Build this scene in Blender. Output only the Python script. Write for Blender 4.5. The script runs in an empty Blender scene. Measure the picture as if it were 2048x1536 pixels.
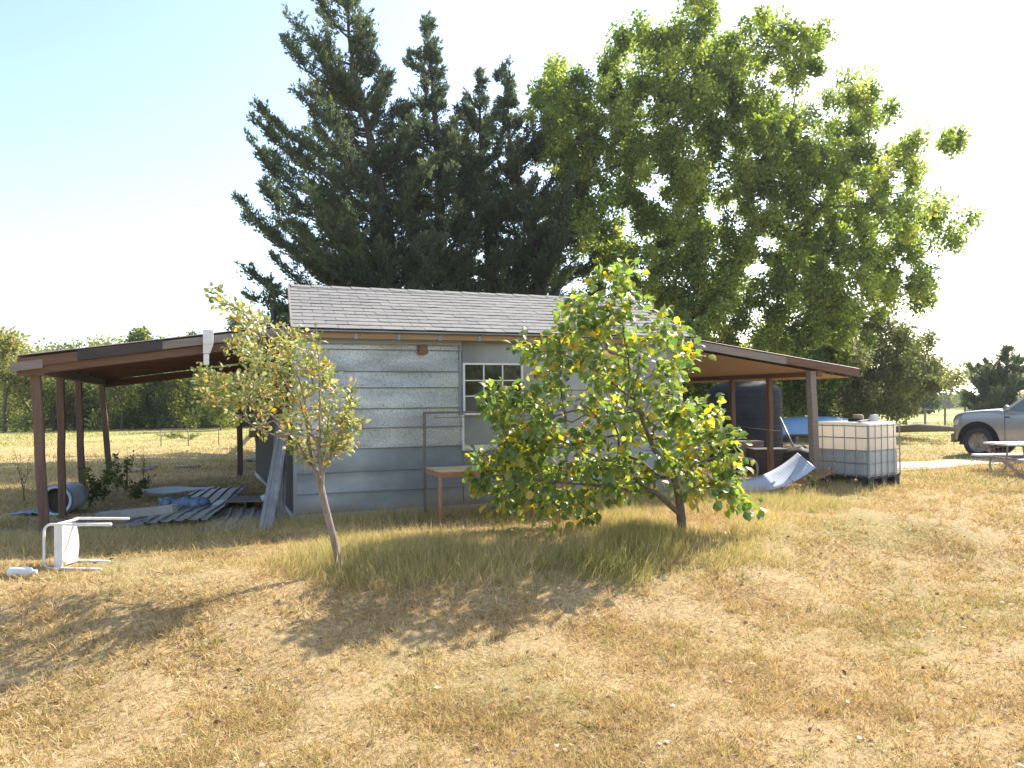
import bpy, math, random
import numpy as np
from mathutils import Matrix, Vector
R = math.radians
rng = np.random.default_rng(11)
rnd = random.Random(5)
S = bpy.context.scene
COL = S.collection

# ------------------------------------------------------------------ camera, sky, sun, exposure
F = 1560.0; EYE = 1.57
cam = bpy.data.cameras.new('camera'); cam_o = bpy.data.objects.new('camera', cam); COL.objects.link(cam_o)
cam.sensor_width = 36; cam.lens = F/2048*36; cam.clip_end = 3000; cam.clip_start = 0.05
MC = Matrix.Rotation(R(90+0.966), 4, 'X') @ Matrix.Rotation(-math.atan(0.0100), 4, 'Z')
cam_o.matrix_world = Matrix.Translation((0, 0, EYE)) @ MC
S.camera = cam_o

SUN_AZ = R(44)      # from +Y towards +X
SUN_EL = R(40)
w = bpy.data.worlds.new('World'); S.world = w; w.use_nodes = True
nt = w.node_tree; nt.nodes.clear()
sk = nt.nodes.new('ShaderNodeTexSky'); sk.sky_type = 'NISHITA'; sk.sun_disc = False
sk.sun_elevation = SUN_EL; sk.sun_rotation = SUN_AZ; sk.air_density = 1.0; sk.dust_density = 1.6; sk.ozone_density = 1.3
bg = nt.nodes.new('ShaderNodeBackground'); bg.inputs[1].default_value = 0.15
wo = nt.nodes.new('ShaderNodeOutputWorld')
nt.links.new(sk.outputs[0], bg.inputs[0]); nt.links.new(bg.outputs[0], wo.inputs[0])
sl = bpy.data.lights.new('sun', 'SUN'); sl.energy = 4.6; sl.angle = R(0.53); sl.color = (1.0, 0.95, 0.86)
so = bpy.data.objects.new('sun', sl); COL.objects.link(so)
sd = Vector((math.sin(SUN_AZ)*math.cos(SUN_EL), math.cos(SUN_AZ)*math.cos(SUN_EL), math.sin(SUN_EL)))
so.rotation_euler = sd.to_track_quat('Z', 'Y').to_euler(); so.location = (20, 20, 30)
S.view_settings.view_transform = 'Standard'; S.view_settings.look = 'None'
S.view_settings.gamma = 1.0; S.view_settings.exposure = 1.24; S.view_settings.use_curve_mapping = False

# ------------------------------------------------------------------ helpers
def smooth(a, b, x):
    t = np.clip((x-a)/(b-a), 0, 1); return t*t*(3-2*t)
CT, ST = 0.9258, 0.3780         # shed wall direction
OX, OY = -2.82, 10.10           # shed front left corner
def sdist(x, y):                # distance behind the shed's front wall plane
    return -(x-OX)*ST + (y-OY)*CT
def gz(x, y):
    x = np.asarray(x, float); y = np.asarray(y, float)
    s = sdist(x, y)
    z = -0.40*smooth(-2.7, -5.2, s)
    z = z + 0.018*np.sin(x*1.3+0.7*y)*np.sin(y*1.1-0.4*x) + 0.008*np.sin(x*4.1+1.0)*np.sin(y*3.7)
    far = smooth(30, 120, np.hypot(x, y))
    z = z + far*(-0.5+0.4*np.sin(x*0.03)*np.cos(y*0.02)) - 0.10*smooth(6, 12, x)
    return z
def gzf(x, y): return float(gz(x, y))
M3 = MC.to_3x3()
def ray(px, py):
    v = M3 @ Vector(((px-1024)/F, -(py-768)/F, -1)); return v
def at(px, py, Z):              # point seen at (px,py) at distance Z ahead
    v = ray(px, py); k = Z/v.y; return Vector((v.x*k, Z, EYE+v.z*k))
def G(px, py, h=0.0):           # point on the ground (h above it)
    v = ray(px, py); lo, hi = 1.0, 400.0
    k = lo
    while k < hi:
        z = EYE+v.z*k
        if z <= gzf(v.x*k, v.y*k)+h: break
        k *= 1.004
    return Vector((v.x*k, v.y*k, gzf(v.x*k, v.y*k)+h))
def W(t, s, z=0): return Vector((OX+CT*t-ST*s, OY+ST*t+CT*s, z))

class MB:
    def __init__(s): s.v = []; s.f = []
    def add(s, vs, fs):
        n = len(s.v); s.v += [tuple(v) for v in vs]; s.f += [tuple(i+n for i in f) for f in fs]; return s
    def box(s, x0, x1, y0, y1, z0, z1, m=None):
        vs = [Vector((x, y, z)) for z in (z0, z1) for x, y in ((x0, y0), (x1, y0), (x1, y1), (x0, y1))]
        if m is not None: vs = [m @ v for v in vs]
        return s.add(vs, [(3, 2, 1, 0), (4, 5, 6, 7), (0, 1, 5, 4), (1, 2, 6, 5), (2, 3, 7, 6), (3, 0, 4, 7)])
    def beam(s, a, b, w_, h_, up=(0, 0, 1)):
        a = Vector(a); b = Vector(b); d = (b-a); L = d.length; d.normalize()
        sx = d.cross(Vector(up)); 
        if sx.length < 1e-4: sx = Vector((1, 0, 0))
        sx.normalize(); uz = sx.cross(d)
        vs = [p+sx*i*w_/2+uz*j*h_/2 for p in (a, b) for i, j in ((-1, -1), (1, -1), (1, 1), (-1, 1))]
        return s.add(vs, [(0, 1, 2, 3), (7, 6, 5, 4), (0, 4, 5, 1), (1, 5, 6, 2), (2, 6, 7, 3), (3, 7, 4, 0)])
    def tube(s, pts, rad, n=6, cap=True):
        pts = [Vector(p) for p in pts]
        if not hasattr(rad, '__len__'): rad = [rad]*len(pts)
        base = len(s.v); prev = None
        for i, p in enumerate(pts):
            d = (pts[min(i+1, len(pts)-1)]-pts[max(i-1, 0)]).normalized()
            if prev is None:
                x = d.orthogonal().normalized()
            else:
                x = prev-d*prev.dot(d)
                x = x.normalized() if x.length > 1e-5 else d.orthogonal().normalized()
            prev = x; y = d.cross(x)
            for k in range(n):
                a = 2*math.pi*k/n; s.v.append(tuple(p+(x*math.cos(a)+y*math.sin(a))*rad[i]))
        for i in range(len(pts)-1):
            for k in range(n):
                a = base+i*n+k; b = base+i*n+(k+1) % n; s.f.append((a, b, b+n, a+n))
        if cap:
            s.f.append(tuple(base+k for k in reversed(range(n)))); s.f.append(tuple(base+(len(pts)-1)*n+k for k in range(n)))
        return s
    def lathe(s, prof, n=24, m=None, close=False):     # prof (r,z)
        base = len(s.v)
        for r, z in prof:
            for k in range(n):
                a = 2*math.pi*k/n; v = Vector((r*math.cos(a), r*math.sin(a), z)); s.v.append(tuple(m @ v if m else v))
        for i in range(len(prof)-1):
            for k in range(n):
                a = base+i*n+k; b = base+i*n+(k+1) % n; s.f.append((a, b, b+n, a+n))
        return s
    def grid(s, P, thick=0.0):   # P[i][j] points
        base = len(s.v); ni = len(P); nj = len(P[0])
        for r_ in P:
            for p in r_: s.v.append(tuple(p))
        for i in range(ni-1):
            for j in range(nj-1):
                a = base+i*nj+j; s.f.append((a, a+1, a+nj+1, a+nj))
        return s
    def build(s, name, mat, parent=None, smooth_=False):
        me = bpy.data.meshes.new(name); me.from_pydata(s.v, [], s.f); me.update()
        return link(name, me, mat, parent, smooth_)
def link(name, me, mat, parent=None, smooth_=False):
    if mat: me.materials.append(mat)
    if smooth_: me.polygons.foreach_set('use_smooth', [True]*len(me.polygons))
    o = bpy.data.objects.new(name, me); COL.objects.link(o)
    if parent: o.parent = parent
    return o
def bevel(o, w_=0.01, seg=2):
    m = o.modifiers.new('bevel', 'BEVEL'); m.width = w_; m.segments = seg; m.limit_method = 'ANGLE'; return o
def solid(o, t, off=0):
    m = o.modifiers.new('solid', 'SOLIDIFY'); m.thickness = t; m.offset = off; return o
def tag(o, label=None, cat=None, group=None, kind=None):
    if label: o['label'] = label
    if cat: o['category'] = cat
    if group: o['group'] = group
    if kind: o['kind'] = kind
    return o
def empty(name, loc, rz=0, label=None, cat=None, group=None):
    o = bpy.data.objects.new(name, None); COL.objects.link(o); o.location = loc; o.rotation_euler = (0, 0, rz)
    o.empty_display_size = 0.1
    return tag(o, label, cat, group)
def dup(o, parent=None):
    c = o.copy(); COL.objects.link(c)
    if parent: c.parent = parent
    return c
def dup_tree(o, parent=None):
    c = dup(o, parent)
    for ch in o.children: dup_tree(ch, c)
    return c

# ------------------------------------------------------------------ materials
def mat(name, col, rough=0.8, metal=0.0, var=None, scale=5.0, amount=0.5, bump=0.0, bscale=None, stretch=None,
        objrand=0.0, spec=None, detail=5, dist=0.0, ramp=None):
    m = bpy.data.materials.new(name); m.use_nodes = True; n = m.node_tree.nodes; l = m.node_tree.links
    b = n['Principled BSDF']; b.inputs['Roughness'].default_value = rough; b.inputs['Metallic'].default_value = metal
    if spec is not None: b.inputs['Specular IOR Level'].default_value = spec
    tc = n.new('ShaderNodeTexCoord'); mp = n.new('ShaderNodeMapping'); l.new(tc.outputs['Object'], mp.inputs[0])
    if stretch: mp.inputs['Scale'].default_value = stretch
    src = None
    if var is not None:
        nz = n.new('ShaderNodeTexNoise'); nz.inputs['Scale'].default_value = scale; nz.inputs['Detail'].default_value = detail
        nz.inputs['Roughness'].default_value = 0.62; nz.inputs['Distortion'].default_value = dist
        l.new(mp.outputs[0], nz.inputs[0])
        cr = n.new('ShaderNodeValToRGB'); lo, hi = ramp or (0.5-0.25*amount, 0.5+0.25*amount)
        cr.color_ramp.elements[0].position = lo; cr.color_ramp.elements[1].position = hi
        cr.color_ramp.elements[0].color = (*col, 1); cr.color_ramp.elements[1].color = (*var, 1)
        l.new(nz.outputs[0], cr.inputs[0]); src = cr.outputs[0]
    if objrand:
        oi = n.new('ShaderNodeObjectInfo'); mr = n.new('ShaderNodeMapRange')
        mr.inputs[3].default_value = 1-objrand; mr.inputs[4].default_value = 1+objrand
        l.new(oi.outputs['Random'], mr.inputs[0])
        hv = n.new('ShaderNodeHueSaturation'); l.new(mr.outputs[0], hv.inputs['Value'])
        if src: l.new(src, hv.inputs['Color'])
        else: hv.inputs['Color'].default_value = (*col, 1)
        src = hv.outputs[0]
    if src: l.new(src, b.inputs['Base Color'])
    else: b.inputs['Base Color'].default_value = (*col, 1)
    if bump:
        nb = n.new('ShaderNodeTexNoise'); nb.inputs['Scale'].default_value = bscale or scale*4; nb.inputs['Detail'].default_value = 4
        l.new(mp.outputs[0], nb.inputs[0]); bp = n.new('ShaderNodeBump'); bp.inputs['Strength'].default_value = bump
        bp.inputs['Distance'].default_value = 0.01
        l.new(nb.outputs[0], bp.inputs['Height']); l.new(bp.outputs[0], b.inputs['Normal'])
    return m
def leaf_mat(name, stops, transl=0.35, rough=0.6, gloss=0.0, tcol=1.3):
    m = bpy.data.materials.new(name); m.use_nodes = True; n = m.node_tree.nodes; l = m.node_tree.links
    n.clear(); out = n.new('ShaderNodeOutputMaterial')
    a = n.new('ShaderNodeAttribute'); a.attribute_name = 'tint'
    oi = n.new('ShaderNodeObjectInfo')
    cr = n.new('ShaderNodeValToRGB'); e = cr.color_ramp.elements
    e[0].position = stops[0][0]; e[0].color = (*stops[0][1], 1); e[1].position = stops[-1][0]; e[1].color = (*stops[-1][1], 1)
    for p, c in stops[1:-1]:
        q = e.new(p); q.color = (*c, 1)
    l.new(a.outputs['Fac'], cr.inputs[0])
    pb = n.new('ShaderNodeBsdfPrincipled'); pb.inputs['Roughness'].default_value = rough
    pb.inputs['Specular IOR Level'].default_value = 0.25+gloss
    tr = n.new('ShaderNodeBsdfTranslucent'); hs = n.new('ShaderNodeHueSaturation'); hs.inputs['Value'].default_value = tcol
    hs.inputs['Saturation'].default_value = 1.15
    l.new(cr.outputs[0], pb.inputs['Base Color']); l.new(cr.outputs[0], hs.inputs['Color']); l.new(hs.outputs[0], tr.inputs[0])
    mx = n.new('ShaderNodeMixShader'); mx.inputs[0].default_value = transl
    l.new(pb.outputs[0], mx.inputs[1]); l.new(tr.outputs[0], mx.inputs[2]); l.new(mx.outputs[0], out.inputs[0])
    return m

M = {}
def blotch(m, scale, lo, hi, stretch=(1, 1, 1)):      # mottled sheen painted into the colour as large soft patches, roughness too
    n = m.node_tree.nodes; l = m.node_tree.links; b = n['Principled BSDF']; src = b.inputs['Base Color'].links[0].from_socket
    tc = n.new('ShaderNodeTexCoord'); mp = n.new('ShaderNodeMapping'); mp.inputs['Scale'].default_value = stretch; z = n.new('ShaderNodeTexNoise'); z.inputs['Scale'].default_value = scale; z.inputs['Detail'].default_value = 6
    l.new(tc.outputs['Object'], mp.inputs[0]); l.new(mp.outputs[0], z.inputs[0]); mr = n.new('ShaderNodeMapRange'); mr.inputs[1].default_value = 0.35; mr.inputs[2].default_value = 0.65
    mr.inputs[3].default_value = lo; mr.inputs[4].default_value = hi; l.new(z.outputs[0], mr.inputs[0]); hv = n.new('ShaderNodeHueSaturation'); l.new(mr.outputs[0], hv.inputs['Value'])
    l.new(src, hv.inputs['Color']); l.new(hv.outputs[0], b.inputs['Base Color'])
    rr = n.new('ShaderNodeMapRange'); rr.inputs[1].default_value = 0.35; rr.inputs[2].default_value = 0.65; rr.inputs[3].default_value = 0.55; rr.inputs[4].default_value = 0.28
    l.new(z.outputs[0], rr.inputs[0]); l.new(rr.outputs[0], b.inputs['Roughness'])
def splash(m, col, z0, z1):                            # mud splashed up from the ground
    n = m.node_tree.nodes; l = m.node_tree.links; b = n['Principled BSDF']; src = b.inputs['Base Color'].links[0].from_socket
    tc = n.new('ShaderNodeTexCoord'); sx = n.new('ShaderNodeSeparateXYZ'); l.new(tc.outputs['Object'], sx.inputs[0]); z = n.new('ShaderNodeTexNoise'); z.inputs['Scale'].default_value = 7; z.inputs['Detail'].default_value = 7
    l.new(tc.outputs['Object'], z.inputs[0]); ad = n.new('ShaderNodeMath'); ad.operation = 'MULTIPLY_ADD'; ad.inputs[1].default_value = 0.5; l.new(z.outputs[0], ad.inputs[0]); l.new(sx.outputs[2], ad.inputs[2])
    mr = n.new('ShaderNodeMapRange'); mr.inputs[1].default_value = z0+0.25; mr.inputs[2].default_value = z1+0.25; mr.inputs[3].default_value = 0.8; mr.inputs[4].default_value = 0.0; l.new(ad.outputs[0], mr.inputs[0])
    mx = n.new('ShaderNodeMix'); mx.data_type = 'RGBA'; l.new(mr.outputs[0], mx.inputs[0]); l.new(src, mx.inputs[6]); mx.inputs[7].default_value = (*col, 1); l.new(mx.outputs[2], b.inputs['Base Color'])
M['galv_old'] = mat('galvanised_spangle', (0.50, 0.52, 0.52), 0.40, 0.5, (0.33, 0.32, 0.285), 55, 0.9, 0.25, 60, stretch=(1, 1, 0.7), ramp=(0.40, 0.66))
M['galv_blue'] = mat('galvanised_sheet', (0.28, 0.315, 0.35), 0.38, 0.5, (0.21, 0.24, 0.27), 3.0, 0.9, 0.12, 30)
blotch(M['galv_old'], 1.7, 0.78, 1.28, (0.6, 1, 2.2)); blotch(M['galv_blue'], 1.3, 0.8, 1.2, (0.6, 1, 2)); splash(M['galv_blue'], (0.30, 0.23, 0.16), 0.02, 0.30)
M['galv_grey'] = mat('dull_grey_sheet', (0.33, 0.33, 0.32), 0.55, 0.35, (0.24, 0.235, 0.23), 2.2, 0.9, 0.15, 25)
M['galv_seam'] = mat('sheet_seam', (0.27, 0.30, 0.33), 0.5, 0.5)
blotch(M['galv_grey'], 1.1, 0.78, 1.15, (1, 1, 0.7))
M['tin'] = mat('weathered_tin', (0.36, 0.36, 0.36), 0.5, 0.35, (0.22, 0.20, 0.175), 4.0, 0.8, 0.15, 30, stretch=(1, 1, 1))
M['tin_dark'] = mat('rusty_tin', (0.16, 0.12, 0.10), 0.6, 0.4, (0.30, 0.26, 0.22), 3.0, 0.8)
M['wood_brown'] = mat('brown_lumber', (0.20, 0.105, 0.058), 0.8, 0, (0.10, 0.055, 0.035), 3.0, 0.9, 0.4, 30, stretch=(0.4, 8, 8))
M['wood_post'] = mat('weathered_post_wood', (0.22, 0.125, 0.08), 0.85, 0, (0.10, 0.06, 0.045), 7.0, 0.9, 0.6, 30, stretch=(4, 4, 0.35))
M['wood_grey'] = mat('grey_board', (0.30, 0.25, 0.22), 0.85, 0, (0.19, 0.15, 0.13), 4.0, 0.9, 0.5, 30, stretch=(0.35, 6, 6))
M['wood_black'] = mat('blackened_board', (0.035, 0.03, 0.03), 0.8, 0, (0.08, 0.06, 0.05), 4.0, 0.9, 0.3, 30, stretch=(0.5, 5, 5))
M['wood_pale'] = mat('pale_lumber', (0.42, 0.27, 0.14), 0.75, 0, (0.30, 0.18, 0.09), 4.0, 0.9, 0.3, 30, stretch=(0.4, 6, 6))
M['ply'] = mat('bleached_plywood', (0.55, 0.42, 0.25), 0.8, 0, (0.38, 0.27, 0.15), 5.0, 0.8, 0.3, 40, stretch=(1, 5, 1))
M['shingle'] = mat('asphalt_shingle', (0.275, 0.26, 0.24), 0.92, 0, (0.20, 0.19, 0.175), 60, 0.9, 0.6, 220, objrand=0.09, spec=0.2)
M['deck'] = mat('roof_felt', (0.10, 0.09, 0.085), 0.9)
M['white'] = mat('white_paint', (0.78, 0.77, 0.75), 0.45, 0, (0.62, 0.60, 0.56), 6, 0.7)
M['white_metal'] = mat('white_enamel', (0.82, 0.81, 0.79), 0.35, 0, (0.70, 0.68, 0.64), 12, 0.6)
M['glass'] = mat('dark_window_glass', (0.012, 0.014, 0.014), 0.07, 0, (0.03, 0.032, 0.03), 5, 0.8, spec=0.7)
M['glass_pale'] = mat('dusty_window_glass', (0.07, 0.075, 0.07), 0.15, 0, (0.10, 0.10, 0.09), 6, 0.8, spec=0.6)
M['rust'] = mat('rusty_steel', (0.34, 0.13, 0.06), 0.75, 0.1, (0.45, 0.26, 0.16), 22, 0.9, 0.3, 90)
M['dark_steel'] = mat('dull_dark_steel', (0.16, 0.13, 0.12), 0.6, 0.3, (0.24, 0.19, 0.16), 18, 0.9)
M['block'] = mat('oily_wood_block', (0.16, 0.08, 0.045), 0.8, 0, (0.24, 0.13, 0.08), 20, 0.9)
M['black_poly'] = mat('black_polyethylene', (0.006, 0.0065, 0.008), 0.85, 0, (0.028, 0.028, 0.03), 3, 0.9, 0.05, 20)
M['poly'] = mat('translucent_polyethylene', (0.74, 0.70, 0.64), 0.4, 0, (0.62, 0.56, 0.48), 2.5, 0.9)
def translucent(m, f, col):
    n = m.node_tree.nodes; l = m.node_tree.links; out = [q for q in n if q.type == 'OUTPUT_MATERIAL'][0]
    t = n.new('ShaderNodeBsdfTranslucent'); t.inputs[0].default_value = (*col, 1); mx = n.new('ShaderNodeMixShader'); mx.inputs[0].default_value = f
    l.new(n['Principled BSDF'].outputs[0], mx.inputs[1]); l.new(t.outputs[0], mx.inputs[2]); l.new(mx.outputs[0], out.inputs[0])
translucent(M['poly'], 0.55, (0.92, 0.85, 0.74))
M['poly_dark'] = mat('blue_grey_polyethylene', (0.30, 0.34, 0.38), 0.45, 0, (0.44, 0.45, 0.44), 1.6, 0.9)
M['cage'] = mat('galvanised_tube', (0.27, 0.28, 0.29), 0.5, 0.5)
M['bluegrey'] = mat('blue_grey_sheet', (0.62, 0.66, 0.72), 0.45, 0, (0.52, 0.55, 0.60), 4, 0.8)
M['tarp'] = mat('slate_blue_tarp', (0.13, 0.19, 0.28), 0.6, 0, (0.20, 0.27, 0.36), 5, 0.9, 0.4, 12)
M['blue'] = mat('light_blue_plastic', (0.28, 0.46, 0.72), 0.5, 0, (0.22, 0.38, 0.62), 3, 0.8)
M['barrel'] = mat('pale_plastic_barrel', (0.66, 0.70, 0.74), 0.5, 0, (0.45, 0.50, 0.54), 3, 0.8)
M['black'] = mat('black_rubber', (0.02, 0.02, 0.021), 0.7)
M['silver'] = mat('silver_car_paint', (0.36, 0.35, 0.33), 0.30, 0.5, (0.32, 0.31, 0.29), 1.5, 0.8)
M['silver'].node_tree.nodes['Principled BSDF'].inputs['Coat Weight'].default_value = 0.6
M['alloy'] = mat('dusty_alloy', (0.30, 0.26, 0.21), 0.4, 0.6)
M['carglass'] = mat('car_glass', (0.10, 0.13, 0.13), 0.05, 0, spec=0.9)
M['lamp'] = mat('headlamp_lens', (0.75, 0.76, 0.76), 0.12, 0.2)
M['concrete'] = mat('pale_concrete', (0.58, 0.57, 0.55), 0.8, 0, (0.46, 0.45, 0.43), 8, 0.8, 0.3, 50)
M['bark'] = mat('grey_bark', (0.21, 0.16, 0.12), 0.9, 0, (0.09, 0.07, 0.055), 9, 0.9, 0.9, 25, stretch=(3, 3, 0.6))
M['bark_pale'] = mat('pale_fruit_tree_bark', (0.34, 0.27, 0.22), 0.85, 0, (0.18, 0.13, 0.105), 14, 0.9, 0.7, 60, stretch=(2, 2, 0.8))
M['bark_dark'] = mat('dark_cedar_bark', (0.07, 0.05, 0.04), 0.9, 0, (0.11, 0.085, 0.07), 9, 0.9)
M['dead'] = mat('dead_weed_stem', (0.24, 0.13, 0.07), 0.9)
M['cardboard'] = mat('faded_cardboard', (0.36, 0.25, 0.15), 0.85, 0, (0.26, 0.18, 0.11), 6, 0.8)
M['fence_wire'] = mat('galvanised_wire', (0.28, 0.28, 0.27), 0.6, 0.4)

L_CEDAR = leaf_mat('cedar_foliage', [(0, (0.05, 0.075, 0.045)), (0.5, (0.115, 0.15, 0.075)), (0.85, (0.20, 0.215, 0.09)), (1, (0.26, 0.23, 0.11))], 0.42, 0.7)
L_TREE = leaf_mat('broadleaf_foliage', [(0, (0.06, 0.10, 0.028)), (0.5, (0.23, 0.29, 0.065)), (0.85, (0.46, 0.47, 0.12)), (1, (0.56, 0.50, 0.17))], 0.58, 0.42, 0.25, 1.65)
L_MID = leaf_mat('olive_brown_foliage', [(0, (0.07, 0.09, 0.035)), (0.5, (0.19, 0.21, 0.07)), (0.85, (0.31, 0.29, 0.12)), (1, (0.40, 0.30, 0.17))], 0.42, 0.6)
L_FAR = leaf_mat('woodland_foliage', [(0, (0.06, 0.085, 0.035)), (0.4, (0.19, 0.22, 0.07)), (0.75, (0.36, 0.37, 0.10)), (1, (0.46, 0.37, 0.18))], 0.45, 0.7)
L_BUSH = leaf_mat('persimmon_leaf', [(0, (0.055, 0.105, 0.03)), (0.45, (0.17, 0.235, 0.055)), (0.72, (0.38, 0.38, 0.08)), (0.88, (0.56, 0.42, 0.07)), (1, (0.58, 0.33, 0.07))], 0.52, 0.38, 0.42, 1.75)
L_SAP = leaf_mat('fruit_tree_leaf', [(0, (0.14, 0.19, 0.06)), (0.35, (0.27, 0.30, 0.09)), (0.7, (0.50, 0.46, 0.24)), (0.88, (0.66, 0.44, 0.10)), (1, (0.64, 0.30, 0.06))], 0.42, 0.42, 0.25, 1.4)
L_WEED = leaf_mat('weed_leaf', [(0, (0.04, 0.07, 0.02)), (0.6, (0.10, 0.14, 0.03)), (1, (0.26, 0.24, 0.06))], 0.3, 0.6)
L_GRASS = leaf_mat('dry_grass_blade', [(0, (0.24, 0.15, 0.075)), (0.3, (0.45, 0.315, 0.145)), (0.6, (0.60, 0.45, 0.225)), (0.8, (0.70, 0.575, 0.37)), (0.87, (0.36, 0.34, 0.10)), (1, (0.22, 0.25, 0.06))], 0.28, 0.7)
L_TALL = leaf_mat('tall_grass_blade', [(0, (0.15, 0.17, 0.05)), (0.45, (0.38, 0.35, 0.12)), (0.75, (0.60, 0.47, 0.23)), (1, (0.70, 0.54, 0.32))], 0.38, 0.6)
L_LITTER = leaf_mat('fallen_leaf', [(0, (0.12, 0.06, 0.035)), (0.6, (0.30, 0.15, 0.08)), (1, (0.66, 0.55, 0.42))], 0.1, 0.7)

# ------------------------------------------------------------------ foliage tools
def nrm(a): return a/np.maximum(np.linalg.norm(a, axis=1, keepdims=True), 1e-9)
def raw_mesh(name, V, faces_n, idx, tint):
    me = bpy.data.meshes.new(name); nv = len(V); nf = len(idx)//faces_n
    me.vertices.add(nv); me.vertices.foreach_set('co', V.astype(np.float32).ravel())
    me.loops.add(len(idx)); me.loops.foreach_set('vertex_index', idx.astype(np.int32))
    me.polygons.add(nf); me.polygons.foreach_set('loop_start', np.arange(nf, dtype=np.int32)*faces_n)
    me.update(calc_edges=True)
    at_ = me.attributes.new('tint', 'FLOAT', 'POINT'); at_.data.foreach_set('value', tint.astype(np.float32))
    return me
def leaves(name, C, U, L, Wd, tint, material, parent=None, kind='diamond', Nn=None):
    """C centres at stalk, U axis, L length, Wd width"""
    N = len(C); U = nrm(U); rv = nrm(rng.normal(size=(N, 3))) if Nn is None else Nn
    Sd = nrm(np.cross(U, rv)); L = np.broadcast_to(L, N)[:, None]; Wd = np.broadcast_to(Wd, N)[:, None]
    if kind == 'tri':
        V = np.stack([C-Sd*Wd/2, C+Sd*Wd/2, C+U*L], 1).reshape(-1, 3); idx = np.arange(N*3); k = 3; pv = 3
    elif kind == 'diamond':
        V = np.stack([C, C+U*L*0.5+Sd*Wd/2, C+U*L, C+U*L*0.5-Sd*Wd/2], 1).reshape(-1, 3); idx = np.arange(N*4); k = 4; pv = 4
    elif kind == 'oval':   # folded 8-vertex leaf as 4 quads? two halves, 2 quads each
        Nv = nrm(np.cross(Sd, U)); f = 0.16
        a = C; m1 = C+U*L*0.38; m2 = C+U*L*0.72; tip = C+U*L-Nv*L*0.12
        V = np.stack([a, m1, m2, tip, m1+Sd*Wd*.5+Nv*Wd*f, m2+Sd*Wd*.42+Nv*Wd*f, m1-Sd*Wd*.5+Nv*Wd*f, m2-Sd*Wd*.42+Nv*Wd*f], 1).reshape(-1, 3)
        fs = np.array([0, 1, 4, 4, 1, 2, 5, 4, 2, 3, 5, 5, 0, 6, 1, 1, 1, 6, 7, 2, 2, 7, 3, 3])
        tri = np.array([0, 1, 4, 1, 2, 5, 1, 5, 4, 2, 3, 5, 0, 6, 1, 1, 6, 7, 1, 7, 2, 2, 7, 3])
        idx = (np.arange(N)[:, None]*8+tri[None]).ravel(); k = 3; pv = 8
    elif kind == 'blade':  # quad + tri bending over
        bend = nrm(np.cross(Sd, U)); q = (0.25*L)
        m1 = C+U*L*0.55; tip = C+U*L*0.95+bend*q
        V = np.stack([C-Sd*Wd/2, C+Sd*Wd/2, m1-Sd*Wd*.35, m1+Sd*Wd*.35, tip], 1).reshape(-1, 3)
        tri = np.array([0, 1, 3, 0, 3, 2, 2, 3, 4]); idx = (np.arange(N)[:, None]*5+tri[None]).ravel(); k = 3; pv = 5
    me = raw_mesh(name, V, k, idx, np.repeat(np.broadcast_to(tint, N), pv))
    return link(name, me, material, parent)
def colonize(trunk, targets, jitter=0.06, step=0.35, r_tip=0.006, power=2.3, stems=()):
    """connect targets to the growing skeleton; returns chains as (points, radii)"""
    nodes = [np.array(p, float) for p in trunk]; par = [-1]+list(range(len(trunk)-1))
    order = np.argsort(np.linalg.norm(targets-nodes[-1], axis=1)); leafnodes = []; nt0 = len(trunk)
    for st_ in stems:
        j = int(np.argmin([np.linalg.norm(q-st_[0]) for q in nodes])); prev = j
        for q in st_[1:]: nodes.append(np.array(q)); par.append(prev); prev = len(nodes)-1
    top = np.array(trunk[-1]); fork = max(0, len(trunk)-3)
    for i in order:
        t = targets[i]; A = np.array(nodes[fork:])
        d = np.linalg.norm(A-t, axis=1)+0.35*np.maximum(0, A[:, 2]-t[2])
        j = int(np.argmin(d))+fork; p0 = nodes[j]; L = np.linalg.norm(t-p0); n = max(1, int(L/step))
        prev = j
        for k in range(1, n+1):
            f = k/n; p = p0+(t-p0)*f
            if k < n: p = p+rng.normal(size=3)*jitter*L*0.35+np.array([0, 0, -0.06*L*math.sin(math.pi*f)])
            nodes.append(p); par.append(prev); prev = len(nodes)-1
        leafnodes.append(prev)
    n = len(nodes); cnt = np.zeros(n)
    ch = [[] for _ in range(n)]
    for i, p in enumerate(par):
        if p >= 0: ch[p].append(i)
    for i in reversed(range(n)):
        cnt[i] += 1 if not ch[i] else 0
        if par[i] >= 0: cnt[par[i]] += cnt[i]
    rad = r_tip*np.power(np.maximum(cnt, 1), 1/power)
    chains = []
    stack = [(0, None)]
    while stack:
        i, frm = stack.pop(); pts = [nodes[frm], nodes[i]] if frm is not None else [nodes[i]]
        rs = [rad[i]]*len(pts); j = i
        while ch[j]:
            nx = max(ch[j], key=lambda q: cnt[q])
            for o in ch[j]:
                if o != nx: stack.append((o, j))
            j = nx; pts.append(nodes[j]); rs.append(rad[j])
        if len(pts) > 1: chains.append((pts, rs))
    return nodes, par, rad, chains
def limbs(name, chains, material, parent, n0=7, rmin=0.0, scale=1.0, trunk_r=None):
    mb = MB()
    for pts, rs in chains:
        if max(rs) < rmin: continue
        mb.tube(pts, [r*scale for r in rs], n0 if max(rs)*scale > 0.02 else 4, cap=False)
    return mb.build(name, material, parent, True)
def blob(n, c, r, flat=1.0):
    v = nrm(rng.normal(size=(n, 3)))*(rng.random((n, 1))**0.45)*np.array(r if hasattr(r, '__len__') else [r, r, r*flat]); return v+np.array(c)
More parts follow.
